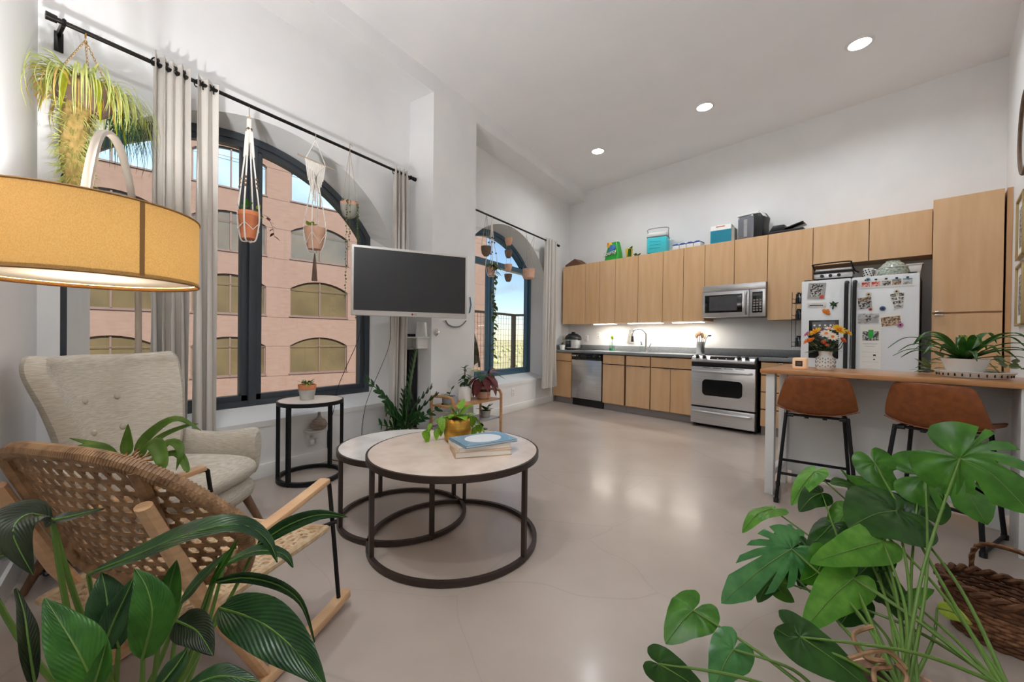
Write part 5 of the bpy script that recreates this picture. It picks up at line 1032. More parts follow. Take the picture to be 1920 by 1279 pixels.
for i in range(520):
    u = q.random(); v = q.random(); p = Vector(moss(u, v)); a = v * 6.283; d = Vector((math.cos(a), math.sin(a), q.uniform(-1, .6))).normalized(); L_ = q.uniform(.03, .09); p2 = p + d * L_ * .5 + Vector((0, 0, -.01)); p3 = p + d * L_ * .8 + Vector((0, 0, -.05 * q.random())); w_ = .0018; sd = d.orthogonal().normalized() * w_
    mb.add([p - sd, p + sd, p2 - sd, p2 + sd, p3], [(0, 1, 3, 2), (2, 3, 4)])
mb.build('moss_strands', 'blade_pale', t, smooth=0)['kind'] = 'stuff'
# ---- second window
t = thing('hanging_planter', 'round brown clay pot hanging at the second window next to the pillar', 'hanging plant', (-3.195, 4.15, 2.19), 0, 'hanging planters at the windows')
pot(t, [(.03, 0), (.055, .03), (.066, .08), (.068, .125), (.06, .125), (.056, .09)], 'clay_brown', soil=(.058, .105)); hanger(t, 3, .56, .12, .066, 'twine', .0025)
t = thing('hanging_planter', 'macrame pot with a long trailing vine at the second window', 'hanging plant', (-3.195, 4.27, 1.95), 0, 'hanging planters at the windows')
pot(t, [(.04, 0), (.054, .09), (.058, .11), (.052, .11), (.047, .08)], 'terracotta_pale', soil=(.049, .095))
for k in range(4):
    a = R(45 + 90 * k); c_, s_ = math.cos(a), math.sin(a); M().tube(spline([(0, 0, .78), (.01 * c_, .01 * s_, .62), (.03 * c_, .03 * s_, .45), (.07 * c_, .07 * s_, .24), (.076 * c_, .076 * s_, .12), (.045 * c_, .045 * s_, 0), (0, 0, -.01)], 5), .005, 5).build('cord', 'cotton', t)
    for z in (.50, .44, .30): M().ball((.03 * c_ + (.5 - z) * .15 * c_, .03 * s_ + (.5 - z) * .15 * s_, z), .011, n=8, m=6).build('bead', 'ink', t)
for pts, k in (([(.06, -.03, .13), (.10, -.06, .10), (.09, -.07, -.3), (.10, -.05, -.7), (.09, -.06, -1.25)], 34), ([(.06, .0, .13), (.09, .0, .08), (.08, -.03, -.4), (.09, -.03, -.95)], 20)): vine(t, pts, lm_olive, k, .075, spread=.9)
bush(t, 'a', leafmesh('leaf_heart_var', 'leaf_varieg', 1, .75, heart=True), (0, 0, .12), 9, .06, .07)
t = thing('pot_ladder', 'vertical string of four small pots hanging at the second window', 'hanging plant', (-3.195, 4.67, 1.92), 0, 'hanging planters at the windows')
for z, m in ((.51, 'terracotta_pale'), (.335, 'clay_brown'), (.14, 'terracotta_pale'), (.0, 'clay_brown')): M().lathe([(.028, 0), (.044, .03), (.054, .075), (.056, .105), (.05, .105), (.046, .07)], 24, c=(0, 0, z)).build('pot', m, t)
for y in (-.054, .054): M().tube([(-.003, 0, .84), (0, 0, .80), (0, y, .60), (0, y, .08)], .0018, 5).build('cord', 'twine', t)
t = thing('hanging_planter', 'wide peach clay pot hanging on four strings near the far curtain', 'hanging plant', (-3.195, 5.225, 2.03), 0, 'hanging planters at the windows')
pot(t, [(.068, 0), (.085, .02), (.092, .10), (.094, .15), (.086, .15), (.083, .1)], 'terracotta_pale', soil=(.085, .12))
for k, yt in ((0, -.11), (1, -.09), (2, .15), (3, .17)): a = R(45 + 90 * k); M().tube([(0, yt, .70), (.09 * math.cos(a), .09 * math.sin(a), .15)], .0025, 5).build('cord', 'twine', t)
# ---- ZZ plant on the floor behind the coffee tables
t = thing('zz_plant', 'zz plant with glossy leaflets on upright stems behind the coffee tables', 'plant', (-3.02, 2.62, 0))
pot(t, [(.13, 0), (.16, .18), (.165, .20), (.152, .20), (.145, .17)], 'white_matte', soil=(.15, .185))
M().ring((0, 0, .20), .163, .012, 28, 8).build('bark_chips', 'clay_brown', t)
lz = leafmesh('leaf_zz', 'leaf_zz' if 'leaf_zz' in MT else 'leaf_dark', 1, .5, curl=.1)
for bx, by, tx, ty, tz, n_ in ((-.02, -.06, -.10, -.34, .62, 11), (0, -.03, -.06, -.12, .40, 9), (.02, .03, .05, .12, .82, 15), (.03, 0, .12, -.30, .38, 9), (.0, .05, .10, .30, .52, 10), (.04, .04, .26, .22, .48, 9), (-.03, .0, -.16, -.16, .50, 9), (.05, -.02, .30, -.02, .34, 8), (.02, .06, .20, .42, .36, 9), (0, 0, .0, .02, .50, 9), (.03, -.05, .16, -.40, .30, 8), (-.02, .04, -.10, .22, .44, 8)):
    P = spline([(bx, by, .18), (bx + (tx - bx) * .3, by + (ty - by) * .25, .18 + (tz - .18) * .68), (tx, ty, tz * 1.2)], 10); k = len(P)
    M().tube(P, [.008 - .0055 * i / (k - 1) for i in range(k)], 6).build('stem', 'stem_dark', t)
    n_ = int(n_ * .72)
    for i in range(n_):
        tt = .32 + .68 * i / n_; p = sample(P, tt); tg = (sample(P, min(tt + .05, 1)) - sample(P, tt - .05)).normalized(); sd = tg.orthogonal().normalized(); sd = Quaternion(tg, R(70)) @ sd
        for s_ in (-1, 1): put('leaflet', lz, t, p, tg * .75 + sd * s_ * .8, sd.cross(tg) + Vector((0, 0, .4)), .095 * (1.1 - .5 * (tt - .3)))
# ---- potted plant on the small side table
t = thing('potted_plant', 'small terracotta pot with faded green plant on the tall side table', 'plant', (-3.08, 1.715, .616))
pot(t, [(.048, 0), (.06, .085), (.064, .085), (.066, .118), (.058, .118), (.056, .09)], 'terracotta', soil=(.057, .10)); pot(t, [(.0485, -.0), (.0615, .078), (.0605, .079), (.047, .002)], 'concrete_pot', name='glaze_band')
bush(t, 'a', lm_olive, (0, 0, .11), 16, .05, .035); bush(t, 'b', leafmesh('leaf_tan', 'leaf_spider', 1, .3, curl=.6), (0, 0, .115), 10, .06, .05, droop=.5)
# ---- pothos in the brass pot on the coffee table
t = thing('potted_pothos', 'bright lime pothos in a brass pot on the coffee table', 'plant', (-1.585, 1.80, .501))
pot(t, [(.055, 0), (.078, .012), (.082, .05), (.072, .13), (.068, .135), (.062, .13), (.062, .11)], 'brass', soil=(.062, .12))
lb_ = leafmesh('leaf_heart_bright', 'leaf_bright', 1, .72, heart=True, curl=.3)
bush(t, 'a', lb_, (0, 0, .14), 14, .07, .085); 
for d, n_ in (((-.13, -.11), 5), ((-.10, -.05), 4), ((.06, .13), 4), ((.02, .14), 4)):
    vine(t, [(d[0] * .4, d[1] * .4, .14), (d[0] * .8, d[1] * .8, .13), (d[0], d[1], .07), (d[0] * 1.15, d[1] * 1.15, .055)], lb_, n_, .075, spread=.5)
# ---- wooden plant stand with its pots
t = thing('plant_stand', 'two-tier wooden plant stand with looped end frames against the pillar', 'plant stand', (-2.81, 3.36, 0)); mk('oak', (196, 150, 104), (178, 132, 88), scale=4, stretch=(8, 1, 8), rough=.4)
for y in (-.41, .41):
    m = M(); m.tube(spline([(-.15, y, 0), (-.15, y, .42), (-.14, y, .49), (-.10, y, .515), (.10, y, .515), (.14, y, .49), (.15, y, .42), (.15, y, 0)], 5), .016, 6); m.build('end_frame', 'oak', t)
M().box(-.14, .14, -.40, .40, .405, .425).build('top_shelf', 'oak', t, bevel=.003); M().box(-.14, .14, -.40, .40, .195, .21).build('lower_shelf', mat('shelf_grey', (150, 150, 152), rough=.2), t, bevel=.003)
t = thing('potted_plant', 'seedling in a small blue-grey pot on the plant stand', 'plant', (-2.83, 3.08, .426)); pot(t, [(.06, 0), (.075, .02), (.075, .085), (.068, .085), (.066, .07)], mat('pot_bluegrey', (150, 158, 170), rough=.5), soil=(.066, .075)); bush(t, 'a', lm_mid, (0, 0, .09), 4, .09, .06)
t = thing('potted_plant', 'dark rubber plant in a white cylinder pot on the plant stand', 'plant', (-2.84, 3.33, .426)); pot(t, [(.066, 0), (.07, .01), (.07, .165), (.062, .165), (.062, .14)], 'white_gloss', soil=(.062, .15))
M().tube([(0, 0, .14), (.005, 0, .36)], .006, 6).build('stem', 'clay_brown', t)
ldk = leafmesh('leaf_rubber', 'leaf_dark', 1, .42, curl=.25)
for i in range(20): a = R(137.5 * i); z = .19 + .0095 * i; put('leaf', ldk, t, (.004, 0, z), (math.cos(a), math.sin(a), .45 - .0 * i if i > 12 else -.25), (0, 0, 1), .105 - .0015 * i)
t = thing('potted_plant', 'red-backed begonia in a brown pot on the plant stand', 'plant', (-2.80, 3.62, .426)); pot(t, [(.07, 0), (.078, .01), (.08, .14), (.074, .14), (.072, .11)], 'terracotta_pale', soil=(.072, .12)); M().lathe([(.0805, .08), (.081, .11), (.0785, .11), (.078, .08)], 28, cap=False).build('dark_band', 'ink', t)
lr_ = leafmesh('leaf_begonia', 'leaf_red', 1, .5, curl=.5); lg_ = leafmesh('leaf_begonia_g', 'leaf_blue', 1, .5, curl=.35); MT['leaf_coral'] = leafmat('leaf_coral', (224, 122, 84), (206, 92, 70), rough=.4); lc_ = leafmesh('leaf_coral', 'leaf_coral', 1, .45)
for i, (a, e, L_, me) in enumerate(((200, .3, .20, lg_), (240, .1, .20, lr_), (285, 0, .22, lr_), (320, .2, .20, lr_), (350, .3, .19, lr_), (30, .5, .18, lg_), (70, .6, .17, lc_), (100, .4, .2, lg_), (140, .5, .18, lg_), (170, .7, .17, leafmesh('leaf_b2', 'leaf_lime', 1, .5)), (300, .5, .19, lg_), (260, -.4, .20, lr_), (0, -.2, .2, lr_), (50, .8, .15, lc_))):
    d = Vector((math.cos(R(a)), math.sin(R(a)), e)); p = Vector((0, 0, .13)) + Vector((d.x * .07, d.y * .07, .10 + .1 * max(e, 0))); M().tube([(0, 0, .12), tuple(p)], .003, 5).build('stem', 'leaf_red', t); put('leaf', me, t, p, d + Vector((0, 0, -.5)), (0, 0, 1), L_ * 1.0)
for (x, y, n_, me, lab, pm) in ((-2.80, 3.66, 22, lm_mid, 'bushy fresh green plant on the lower shelf of the plant stand', 'concrete_pot'), (-2.78, 3.22, 9, ldk, 'small dark plant low on the plant stand near the pothos', 'terracotta')):
    t = thing('potted_plant', lab, 'plant', (x, y, .211)); pot(t, [(.05, 0), (.062, .07), (.056, .07), (.052, .05)], pm, soil=(.054, .06)); bush(t, 'a', me, (0, 0, .07), n_, .075, .05)
t = thing('potted_plant', 'leafy plant in a white pot on the floor under the plant stand', 'plant', (-2.76, 3.56, 0)); pot(t, [(.05, 0), (.065, .09), (.058, .09), (.054, .07)], 'white_matte', soil=(.056, .08)); bush(t, 'a', ldk, (0, 0, .09), 7, .05, .07, flat=.7)
# ---- drooping cactus on the balcony
t = thing('balcony_cactus', 'drooping cactus in a clay pot outside the second window beside the pillar', 'plant', (-4.08, 4.75, -.1)); MT['cactus'] = mat('cactus', (70, 66, 44), (96, 84, 54), scale=20, rough=.8)
pot(t, [(.13, .45), (.17, .80), (.16, .80), (.15, .7)], 'terracotta', soil=(.15, .75)); M().lathe([(.12, 0), (.12, .45)], 20).build('pedestal', 'concrete_pot', t)
for i in range(18): a = R(20 * i); r_ = .16 + .08 * rn.random(); M().tube(spline([(0, 0, .78), (.6 * r_ * math.cos(a), .6 * r_ * math.sin(a), 1.20 + .15 * rn.random()), (r_ * math.cos(a), r_ * math.sin(a), 1.12), (r_ * 1.25 * math.cos(a), r_ * 1.25 * math.sin(a), .75 + .15 * rn.random())], 5), .016, 6).build('cactus_stem', 'cactus', t)
# ================================================================ small things: on top of the wall cabinets
ZT2 = 2.433
def flatmat(n, c, r_=.5): mk(n, c, rough=r_); return n
t = kt('gabled_box', 'dark brown gabled box on top of the corner cabinet', 'box', .32, .17, ZT2)
M().prism([(-.17, 0), (.17, 0), (.17, .035), (.04, .125), (-.17, .035)], -.12, .10).build('box_body', flatmat('brown_card', (112, 78, 58), .8), t)
for z in (.012, .02): M().box(-.171, .171, -.122, -.119, z, z + .003).build('edge_line', 'clay_brown', t)
flatmat('pack_green', (46, 160, 60), .3); flatmat('pack_yellow', (238, 196, 60), .3); flatmat('pack_blue', (70, 120, 190), .3); flatmat('pack_orange', (232, 120, 50), .3)
t = kt('paper_towel_pack', 'green wrapped paper towel pack with bold lettering on the cabinets', 'paper towels', 1.11, .20, ZT2, R(-8))
def pk(u, v): a = v * 6.283; ex = lambda c, p: math.copysign(abs(c) ** p, c); w_ = .155 * (1 - .42 * u ** 1.5); return (ex(math.cos(a), .6) * w_ + .02 * u, ex(math.sin(a), .6) * .09 * (1 - .5 * u ** 2), .30 * u)
M().surf(pk, 10, 28, True).build('wrapper', 'pack_green', t, smooth=60)
M().prism([(-.03, .15), (.06, .13), (.11, .19), (.07, .255), (.0, .245)], -.094, -.06).build('blue_panel', 'pack_blue', t, bevel=.006); M().prism([(-.07, .23), (-.02, .21), (.03, .26), (-.01, .302), (-.06, .295)], -.09, .05).build('yellow_top', 'pack_yellow', t, bevel=.006)
M().prism([(-.06, .26), (-.03, .255), (-.02, .29), (-.05, .30)], -.094, -.06).build('orange_mark', 'pack_orange', t)
text_part('lettering_outline', 'Bounty', .104, 'ink', t, (.004, -.0955, .118), (R(90), R(-6), 0), ext=.002); text_part('lettering', 'Bounty', .10, 'white_gloss', t, (0, -.0985, .12), (R(90), R(-6), 0), ext=.002)  # dark printed outline behind the white lettering
t = kt('yellow_cup', 'small yellow and green cup beside the paper towels', 'cup', 1.405, .20, ZT2); M().lathe([(.045, 0), (.058, .15), (.05, .15), (.04, .01)], 20).build('cup', 'pack_yellow', t); M().prism([(.0, .02), (.05, .02), (.055, .14), (.02, .14)], -.06, -.03).build('green_band', 'leaf_mid', t)
put('leaf', lm_mid, t, (.02, 0, .14), (.6, -.2, .9), s=.07); put('leaf', lm_mid, t, (-.01, 0, .14), (-.5, -.2, .9), s=.06)
t = kt('glass_dish', 'clear glass dish with greenery beside the yellow cup', 'dish', 1.54, .19, ZT2); M().lathe([(.03, 0), (.06, .05), (.058, .05), (.028, .005)], 20).build('dish', 'glass_clear', t)
for i in range(5): put('leaf', lm_mid, t, (.02 * math.cos(i), .02 * math.sin(i), .03), (math.cos(i * 1.3), math.sin(i * 1.3), .8), s=.06)
flatmat('cooler_blue', (64, 196, 208), .35); flatmat('cooler_grey', (150, 150, 152), .4)
t = kt('cooler_box', 'turquoise cooler with white lid and swing handle on the cabinets', 'cooler', 1.90, .20, ZT2, R(14))
M().box(-.145, .145, -.11, .11, 0, .24).build('body', 'cooler_blue', t, bevel=.015); M().box(-.148, .148, -.113, .113, .24, .255).build('rim', 'cooler_grey', t, bevel=.003); M().box(-.14, .14, -.105, .105, .255, .31).build('lid', 'white_plastic', t, bevel=.014)
M().tube(spline([(-.15, 0, .24), (-.15, -.02, .33), (-.13, -.03, .385), (.13, -.03, .385), (.15, -.02, .33), (.15, 0, .24)], 5), .007, 8, flat=1).build('handle', 'cooler_grey', t)
for z in (.07, .12, .17): M().box(-.10, .06, -.113, -.10, z, z + .006).build('groove_shade', mat('cooler_groove_shade', (48, 168, 182), rough=.4), t)  # darker strips stand in for the shade of moulded grooves
flatmat('lid_blue', (44, 84, 176), .35)
for i in range(4):
    t = kt('lidded_box', ['clear box with wavy blue lid, first in the row beside the cooler', 'clear box with wavy blue lid, second in the row from the cooler', 'clear box with wavy blue lid, third in the row from the cooler', 'clear box with wavy blue lid, last in the row toward the teal carton'][i], 'food box', 2.215 + .102 * i, .22, ZT2, group='blue-lidded food boxes')
    M().box(-.047, .047, -.07, .07, 0, .062).build('box', 'white_plastic', t, bevel=.006); M().prism([(-.05, .062), (.05, .062), (.05, .07), (.02, .084), (-.02, .084), (-.05, .07)], -.073, .073).build('lid', 'lid_blue', t, bevel=.004)
flatmat('carton_teal', (26, 132, 158), .4)
t = kt('appliance_carton', 'teal carton with white slanted top on the cabinets', 'carton', 2.815, .19, ZT2, R(6)); M().box(-.125, .125, -.09, .09, 0, .175).build('carton', 'carton_teal', t)
M().prism([(-.09, .175), (.09, .175), (.09, .245), (-.07, .245)], -.125, .125, 'x').build('white_top', 'white_matte', t); M().box(.125, .165, -.07, .09, .0, .19).build('side_flap', 'concrete_pot', t)
for i, w_ in enumerate((.11, .08)): M().box(-.06, -.06 + w_, -.083 + i * .006, -.078 + i * .006, .222 - i * .022, .230 - i * .022).build('print_line', 'pack_orange', t)
flatmat('tank_grey', (118, 120, 128), .12)
t = kt('coffee_maker', 'coffee maker with smoky water tank on top of the cabinets', 'coffee maker', 3.19, .19, ZT2, R(-6))
M().box(-.15, .05, -.10, .10, .0, .30).build('water_tank', 'tank_grey', t, bevel=.02); M().box(-.155, .10, -.105, .105, .30, .325).build('lid', 'white_plastic', t, bevel=.008)
M().prism([(.05, 0), (.15, 0), (.15, .16), (.165, .25), (.12, .325), (.05, .325)], -.10, .10).build('body', 'black_plastic', t, bevel=.01); M().prism([(.055, .30), (.13, .32), (.17, .25), (.16, .245), (.12, .30)], -.103, -.02).build('silver_trim', 'white_plastic', t)
M().box(-.07, -.03, -.103, -.098, .03, .25).build('level_window', 'steel', t)
t = kt('serving_trays', 'black stacked trays lying on top of the cabinets', 'trays', 3.56, .19, ZT2); M().box(-.18, .19, -.12, .12, 0, .03).build('tray', 'black_plastic', t, bevel=.008); M().prism([(-.17, .03), (.0, .03), (.0, .10), (-.12, .105)], -.11, .10).build('black_case', 'black_plastic', t, bevel=.01)
m = M(); m.box(-.12, .15, -.10, .10, 0, .018); m.move(Matrix.Translation((.04, 0, .055)) @ Matrix.Rotation(R(-14), 4, 'Y')); m.build('tray', 'black_gloss', t, bevel=.006)
# ---- on top of the refrigerator
FT = 1.778
t = kt('panini_grill', 'steel tabletop grill with black wire handle on the refrigerator', 'grill', 4.07, .52, FT, R(4))
M().box(-.16, .16, -.12, .12, .012, .07).build('base', 'steel', t, bevel=.01); M().box(-.165, .165, -.125, .125, .07, .088).build('grill_plate', 'black_plastic', t, bevel=.004); M().box(-.155, .155, -.115, .115, .088, .118).build('lid', 'steel', t, bevel=.012)
for x in (-.09, -.02, .05): M().cyl((x, -.12, .04), (x, -.14, .04), .016, n=14).build('knob', 'black_plastic', t)
M().tube(spline([(-.15, -.10, .10), (-.165, -.14, .15), (-.15, -.15, .165), (.12, -.15, .172), (.15, -.13, .15), (.17, -.06, .09), (.20, .0, .07)], 5), .007, 8).build('handle', 'black_metal', t)
for x in (-.13, .13):
    for y in (-.09, .09): M().cyl((x, y, 0), (x, y, .014), .012).build('foot', 'black_plastic', t)
t = kt('mug', 'white mug with dark speckles on the refrigerator', 'mug', 4.345, .50, FT); M().lathe([(.034, 0), (.04, .005), (.042, .10), (.037, .10), (.035, .012)], 20).build('cup', 'white_gloss', t)
for i in range(14): a = R(-160 + 11 * i); z = .02 + .07 * ((i * 37) % 10) / 10; M().ball((.041 * math.cos(a), .041 * math.sin(a), z), .006, .006, .008, 6, 4).build('speckle', 'ink', t)
M().tube(spline([(.04, 0, .08), (.065, 0, .075), (.065, 0, .03), (.04, 0, .025)], 4), .005, 6).build('handle', 'white_gloss', t)
t = kt('candle_cup', 'small cream cup between mug and bowl on the refrigerator', 'cup', 4.42, .47, FT); M().lathe([(.024, 0), (.028, .08), (.024, .08), (.022, .01)], 16).build('cup', 'white_matte', t)
mk('mottled_glaze', (196, 200, 186), (120, 136, 120), scale=60, rough=.25)
t = kt('mixing_bowl', 'mottled green bowl turned upside down on the refrigerator', 'bowl', 4.525, .44, FT); M().lathe([(.128, 0), (.125, .04), (.105, .10), (.07, .14), (.055, .148), (.055, .16), (.045, .16), (.045, .15), (.0001, .15)], 30, cap=False).build('bowl', 'mottled_glaze', t); M().ring((0, 0, .09), .111, .003, 30, 6).build('glaze_stripe', 'white_gloss', t)
t = kt('storage_tub', 'white plastic tub behind the bowl on the refrigerator', 'tub', 4.655, .235, FT); M().prism([(-.065, 0), (.055, 0), (.075, .13), (-.075, .13)], -.06, .06).build('tub', 'white_plastic', t, bevel=.008); M().box(-.08, .08, -.065, .065, .125, .137).build('rim', 'white_plastic', t, bevel=.003)
# ---- on the worktop
WZ = .9245
t = kt('pressure_cooker', 'electric pressure cooker with black domed lid in the kitchen corner', 'pressure cooker', .345, .28, WZ)
M().lathe([(.125, 0), (.135, .01), (.135, .03)], 28).build('base', 'black_plastic', t); M().lathe([(.132, .03), (.134, .19)], 28).build('steel_body', 'steel', t); M().lathe([(.148, .19), (.15, .21), (.135, .245), (.08, .285), (.0001, .298)], 28, cap=False).build('lid', 'black_plastic', t); M().lathe([(.148, .18), (.148, .192)], 28).build('lid_rim', 'black_plastic', t)
M().box(-.055, .055, -.152, -.12, .045, .165).build('control_panel', 'black_plastic', t, bevel=.012); M().box(-.035, .035, -.154, -.15, .10, .15).build('display', 'steel_dark', t); M().box(-.03, .03, -.02, .02, .285, .32).build('lid_handle', 'black_plastic', t, bevel=.01)
for s_ in (-1, 1): M().box(s_ * .14 - .02, s_ * .14 + .02, -.03, .03, .17, .20).build('side_handle', 'black_plastic', t, bevel=.006)
t = kt('potted_succulent', 'little succulent in a white pot on the worktop corner', 'plant', .245, .46, WZ); pot(t, [(.042, 0), (.056, .085), (.05, .085), (.046, .06)], 'white_gloss', soil=(.048, .07)); bush(t, 'a', lm_olive, (0, 0, .085), 12, .04, .04)
t = kt('cutting_board', 'black board lying beneath the pressure cooker', 'board', .52, .30, WZ); M().box(-.12, .22, -.14, .14, 0, .012).build('board', 'black_plastic', t, bevel=.004)
t = kt('glass_jar', 'clear glass jar with green cutting beside the sink', 'jar', 1.13, .24, WZ); M().lathe([(.042, 0), (.044, .005), (.044, .15), (.041, .15), (.041, .006)], 20).build('jar', 'glass_clear', t); M().lathe([(.0405, .008), (.0405, .05)], 20).build('green_water', mat('green_water', (70, 150, 104), rough=.2), t)
M().tube([(0, 0, .05), (.005, 0, .20)], .004, 6).build('stem', 'stem_green', t)
for i in range(7): a = i * 2.2; put('leaf', lm_lime, t, (.005, 0, .19 + .008 * i), (math.cos(a), math.sin(a), 1.0), s=.055)
t = kt('soap_bottle', 'soap dispenser with black pump beside the faucet', 'soap dispenser', 1.60, .12, WZ); M().lathe([(.03, 0), (.033, .005), (.033, .09), (.015, .105), (.012, .115)], 18).build('bottle', 'glass_clear', t); M().lathe([(.0125, .115), (.0125, .13), (.005, .13), (.005, .155)], 12).build('pump', 'black_plastic', t); M().tube([(0, 0, .155), (0, -.035, .153)], .005, 6).build('spout', 'black_plastic', t)
t = kt('utensil_crock', 'steel crock full of wooden spoons beside the oven range', 'utensil crock', 2.54, .17, WZ); M().lathe([(.052, 0), (.054, .003), (.054, .175), (.05, .175), (.05, .01)], 24).build('crock', 'steel', t)
for i, (dx, dy, h, m, w_) in enumerate(((-.05, .0, .27, 'walnut', .025), (-.01, -.02, .30, 'walnut', .026), (.02, .0, .27, 'clay_brown', .022), (.045, .01, .26, 'ash_wood', .022))):
    k_ = M().tube([(dx * .3, dy * .3, .02), (dx, dy, h - .04)], .005, 6); k_.ball((dx * 1.06, dy, h - .005), w_, .008, .042, 10, 6); k_.build('wooden_spoon', m, t)
M().tube([(.03, 0, .02), (.075, 0, .22), (.11, -.01, .26)], .004, 6).ball((.125, -.01, .262), .026, .02, .012, 10, 6).build('ladle', 'black_plastic', t)
t = kt('spatula', 'dark flat spatula lying on the worktop beside the oven range', 'utensil', 3.48, .40, WZ); M().box(-.10, .16, -.012, .012, .0, .008).build('blade', 'black_metal', t, bevel=.002)
# ---- on the bar
BZ = .9145
mk('candle_wax', (236, 208, 178), rough=.35, emit=.12, ecol=(255, 190, 130))  # weak emission puts a warm glow into the candle body
t = kt('candle', 'square cream glass candle with dark label on the bar', 'candle', 4.165, 2.43, BZ); M().box(-.042, .042, -.042, .042, 0, .084).build('glass', 'candle_wax', t, bevel=.012, seg=3); M().box(-.022, .022, -.0435, -.04, .022, .062).build('label', mat('label_dark', (58, 40, 34), rough=.5), t); M().box(-.013, .013, -.0442, -.043, .034, .05).build('label_mark', 'clay_brown', t)
t = kt('flower_vase', 'white patterned vase with mixed yellow, white and pink flowers on the bar', 'vase of flowers', 4.31, 2.42, BZ)
M().lathe([(.040, 0), (.050, .012), (.056, .045), (.052, .085), (.038, .105), (.037, .115), (.044, .136), (.040, .136), (.034, .115), (.034, .10)], 30).build('vase', 'white_matte', t)
m = M()
for i in range(22):
    a = 6.283 * i / 22
    for z, r_ in ((.032, .0555), (.060, .0565), (.082, .0535)): m.ball((r_ * math.cos(a), r_ * math.sin(a), z + .004 * (-1) ** i), .004, .004, .006, 5, 4)
m.build('relief_pattern', 'cooler_grey', t)['kind'] = 'stuff'
for nm, c_ in (('petal_yellow', (238, 196, 44)), ('petal_white', (240, 236, 228)), ('petal_pink', (206, 130, 178)), ('petal_orange', (234, 140, 52)), ('petal_coral', (216, 92, 72))): MT[nm] = leafmat(nm, c_, tuple(min(255, v + 12) for v in c_), rough=.6)
def flower(p, d, r_, m, rings=3, core='petal_orange'):
    f = M(); d = Vector(d).normalized(); x = d.orthogonal().normalized(); y = d.cross(x); p = Vector(p)
    for k in range(rings):
        n_ = 11 - 2 * k
        for i in range(n_):
            a = 6.283 * (i + .5 * k) / n_; o_ = x * math.cos(a) + y * math.sin(a); s_ = x * -math.sin(a) + y * math.cos(a); L_ = r_ * (1 - .22 * k); up_ = .15 + .3 * k
            f.add([p + o_ * L_ * .15 - s_ * L_ * .08, p + o_ * L_ * .15 + s_ * L_ * .08, p + o_ * L_ * .7 + s_ * L_ * .17 + d * L_ * up_ * .7, p + o_ * L_ + d * L_ * up_, p + o_ * L_ * .7 - s_ * L_ * .17 + d * L_ * up_ * .7], [(0, 1, 2, 3, 4)])
    o = f.build('flower', m, t, smooth=0); M().ball(p + d * r_ * .15, r_ * .25, n=8, m=5).build('flower_centre', core, o)
    M().tube([(p.x * .2, p.y * .2, .11), (p.x * .7, p.y * .7, .16), tuple(p)], .0025, 5).build('stem', 'stem_dark', t)
for p, r_, m in (((-.055, -.03, .27), .05, 'petal_yellow'), ((.075, -.03, .285), .052, 'petal_yellow'), ((.12, 0, .265), .035, 'petal_yellow'), ((-.105, -.01, .255), .04, 'petal_pink'), ((-.02, .03, .275), .035, 'petal_pink'), ((.01, -.05, .255), .045, 'petal_white'), ((.045, -.06, .235), .042, 'petal_white'), ((.02, .0, .29), .04, 'petal_white'), ((-.10, -.04, .205), .034, 'petal_orange'), ((-.07, -.06, .215), .026, 'petal_orange'), ((.10, -.04, .215), .026, 'petal_coral'), ((0, -.075, .20), .020, 'petal_coral'), ((.02, -.08, .18), .016, 'petal_coral')):
    flower(p, (p[0] * 3, p[1] * 3 - .05, .25), r_, m)
ld2 = leafmesh('leaf_bouquet', 'leaf_dark', 1, .4, curl=.2)
for i in range(34):
    a = i * 2.4; e = .1 + 1.1 * ((i * 13) % 10) / 10; put('leaf', ld2, t, (.03 * math.cos(a), .03 * math.sin(a), .14 + .006 * (i % 10)), (math.cos(a), math.sin(a), e), s=.075)
for a in (200, 215, 232): put('leaf', ld2, t, (.03 * math.cos(R(a)), .03 * math.sin(R(a)), .135), (math.cos(R(a)), math.sin(R(a)), .05), s=.10)
t = kt('serving_tray', 'oval white openwork tray on the bar under the bowl planter', 'tray', 5.0, 2.36, BZ)
def trf(u, v): a = v * 6.283; k_ = .80 + .20 * u; return (.165 * k_ * math.cos(a), .125 * k_ * math.sin(a), .003 + .034 * u)
M().surf(trf, 3, 40, True).build('rim', 'white_gloss', t, solid=.003, smooth=60); M().lathe([(.0001, .002), (.13, .002)], 40, cap=False).move(Matrix.Diagonal((1, .77, 1, 1))).build('tray_floor', 'white_gloss', t)
for i in range(30): a = 6.283 * i / 30; m = M(); m.box(-.0025, .0025, -.002, .002, -.011, .011); m.move(Matrix.Translation((.1515 * math.cos(a), .1155 * math.sin(a), .021)) @ Matrix.Rotation(a + 1.57, 4, 'Z')); m.build('slot', 'ink', t)
t = kt('bromeliad', 'strappy bromeliad in a white conical bowl on the tray', 'plant', 4.965, 2.37, BZ + .004); pot(t, [(.060, 0), (.066, .004), (.103, .108), (.099, .108), (.062, .02)], 'white_gloss', n=36, soil=(.095, .096))
MT['leaf_brom'] = leafmat('leaf_brom', (40, 84, 30), (72, 116, 44), rough=.35); BRr = random.Random(21)
for i in range(26):
    a = R(137.5 * i); L_ = BRr.uniform(.28, .44) * (.75 if i > 16 else 1); e = .25 + .055 * i; d = Vector((math.cos(a), math.sin(a), 0)); z0 = .10; L_ = min(L_, .27 / max(d.x, .01)) if d.x > .3 else L_
    blade('leaf', t, 'leaf_brom', [d * .012 + Vector((0, 0, z0)), d * L_ * .4 + Vector((0, 0, z0 + L_ * .30 * e)), d * L_ * .75 + Vector((0, 0, z0 + L_ * .38 * e)), d * L_ + Vector((0, 0, z0 + L_ * (.30 * e - .10)))], .036, 0, 'lance', .18, org=Vector())
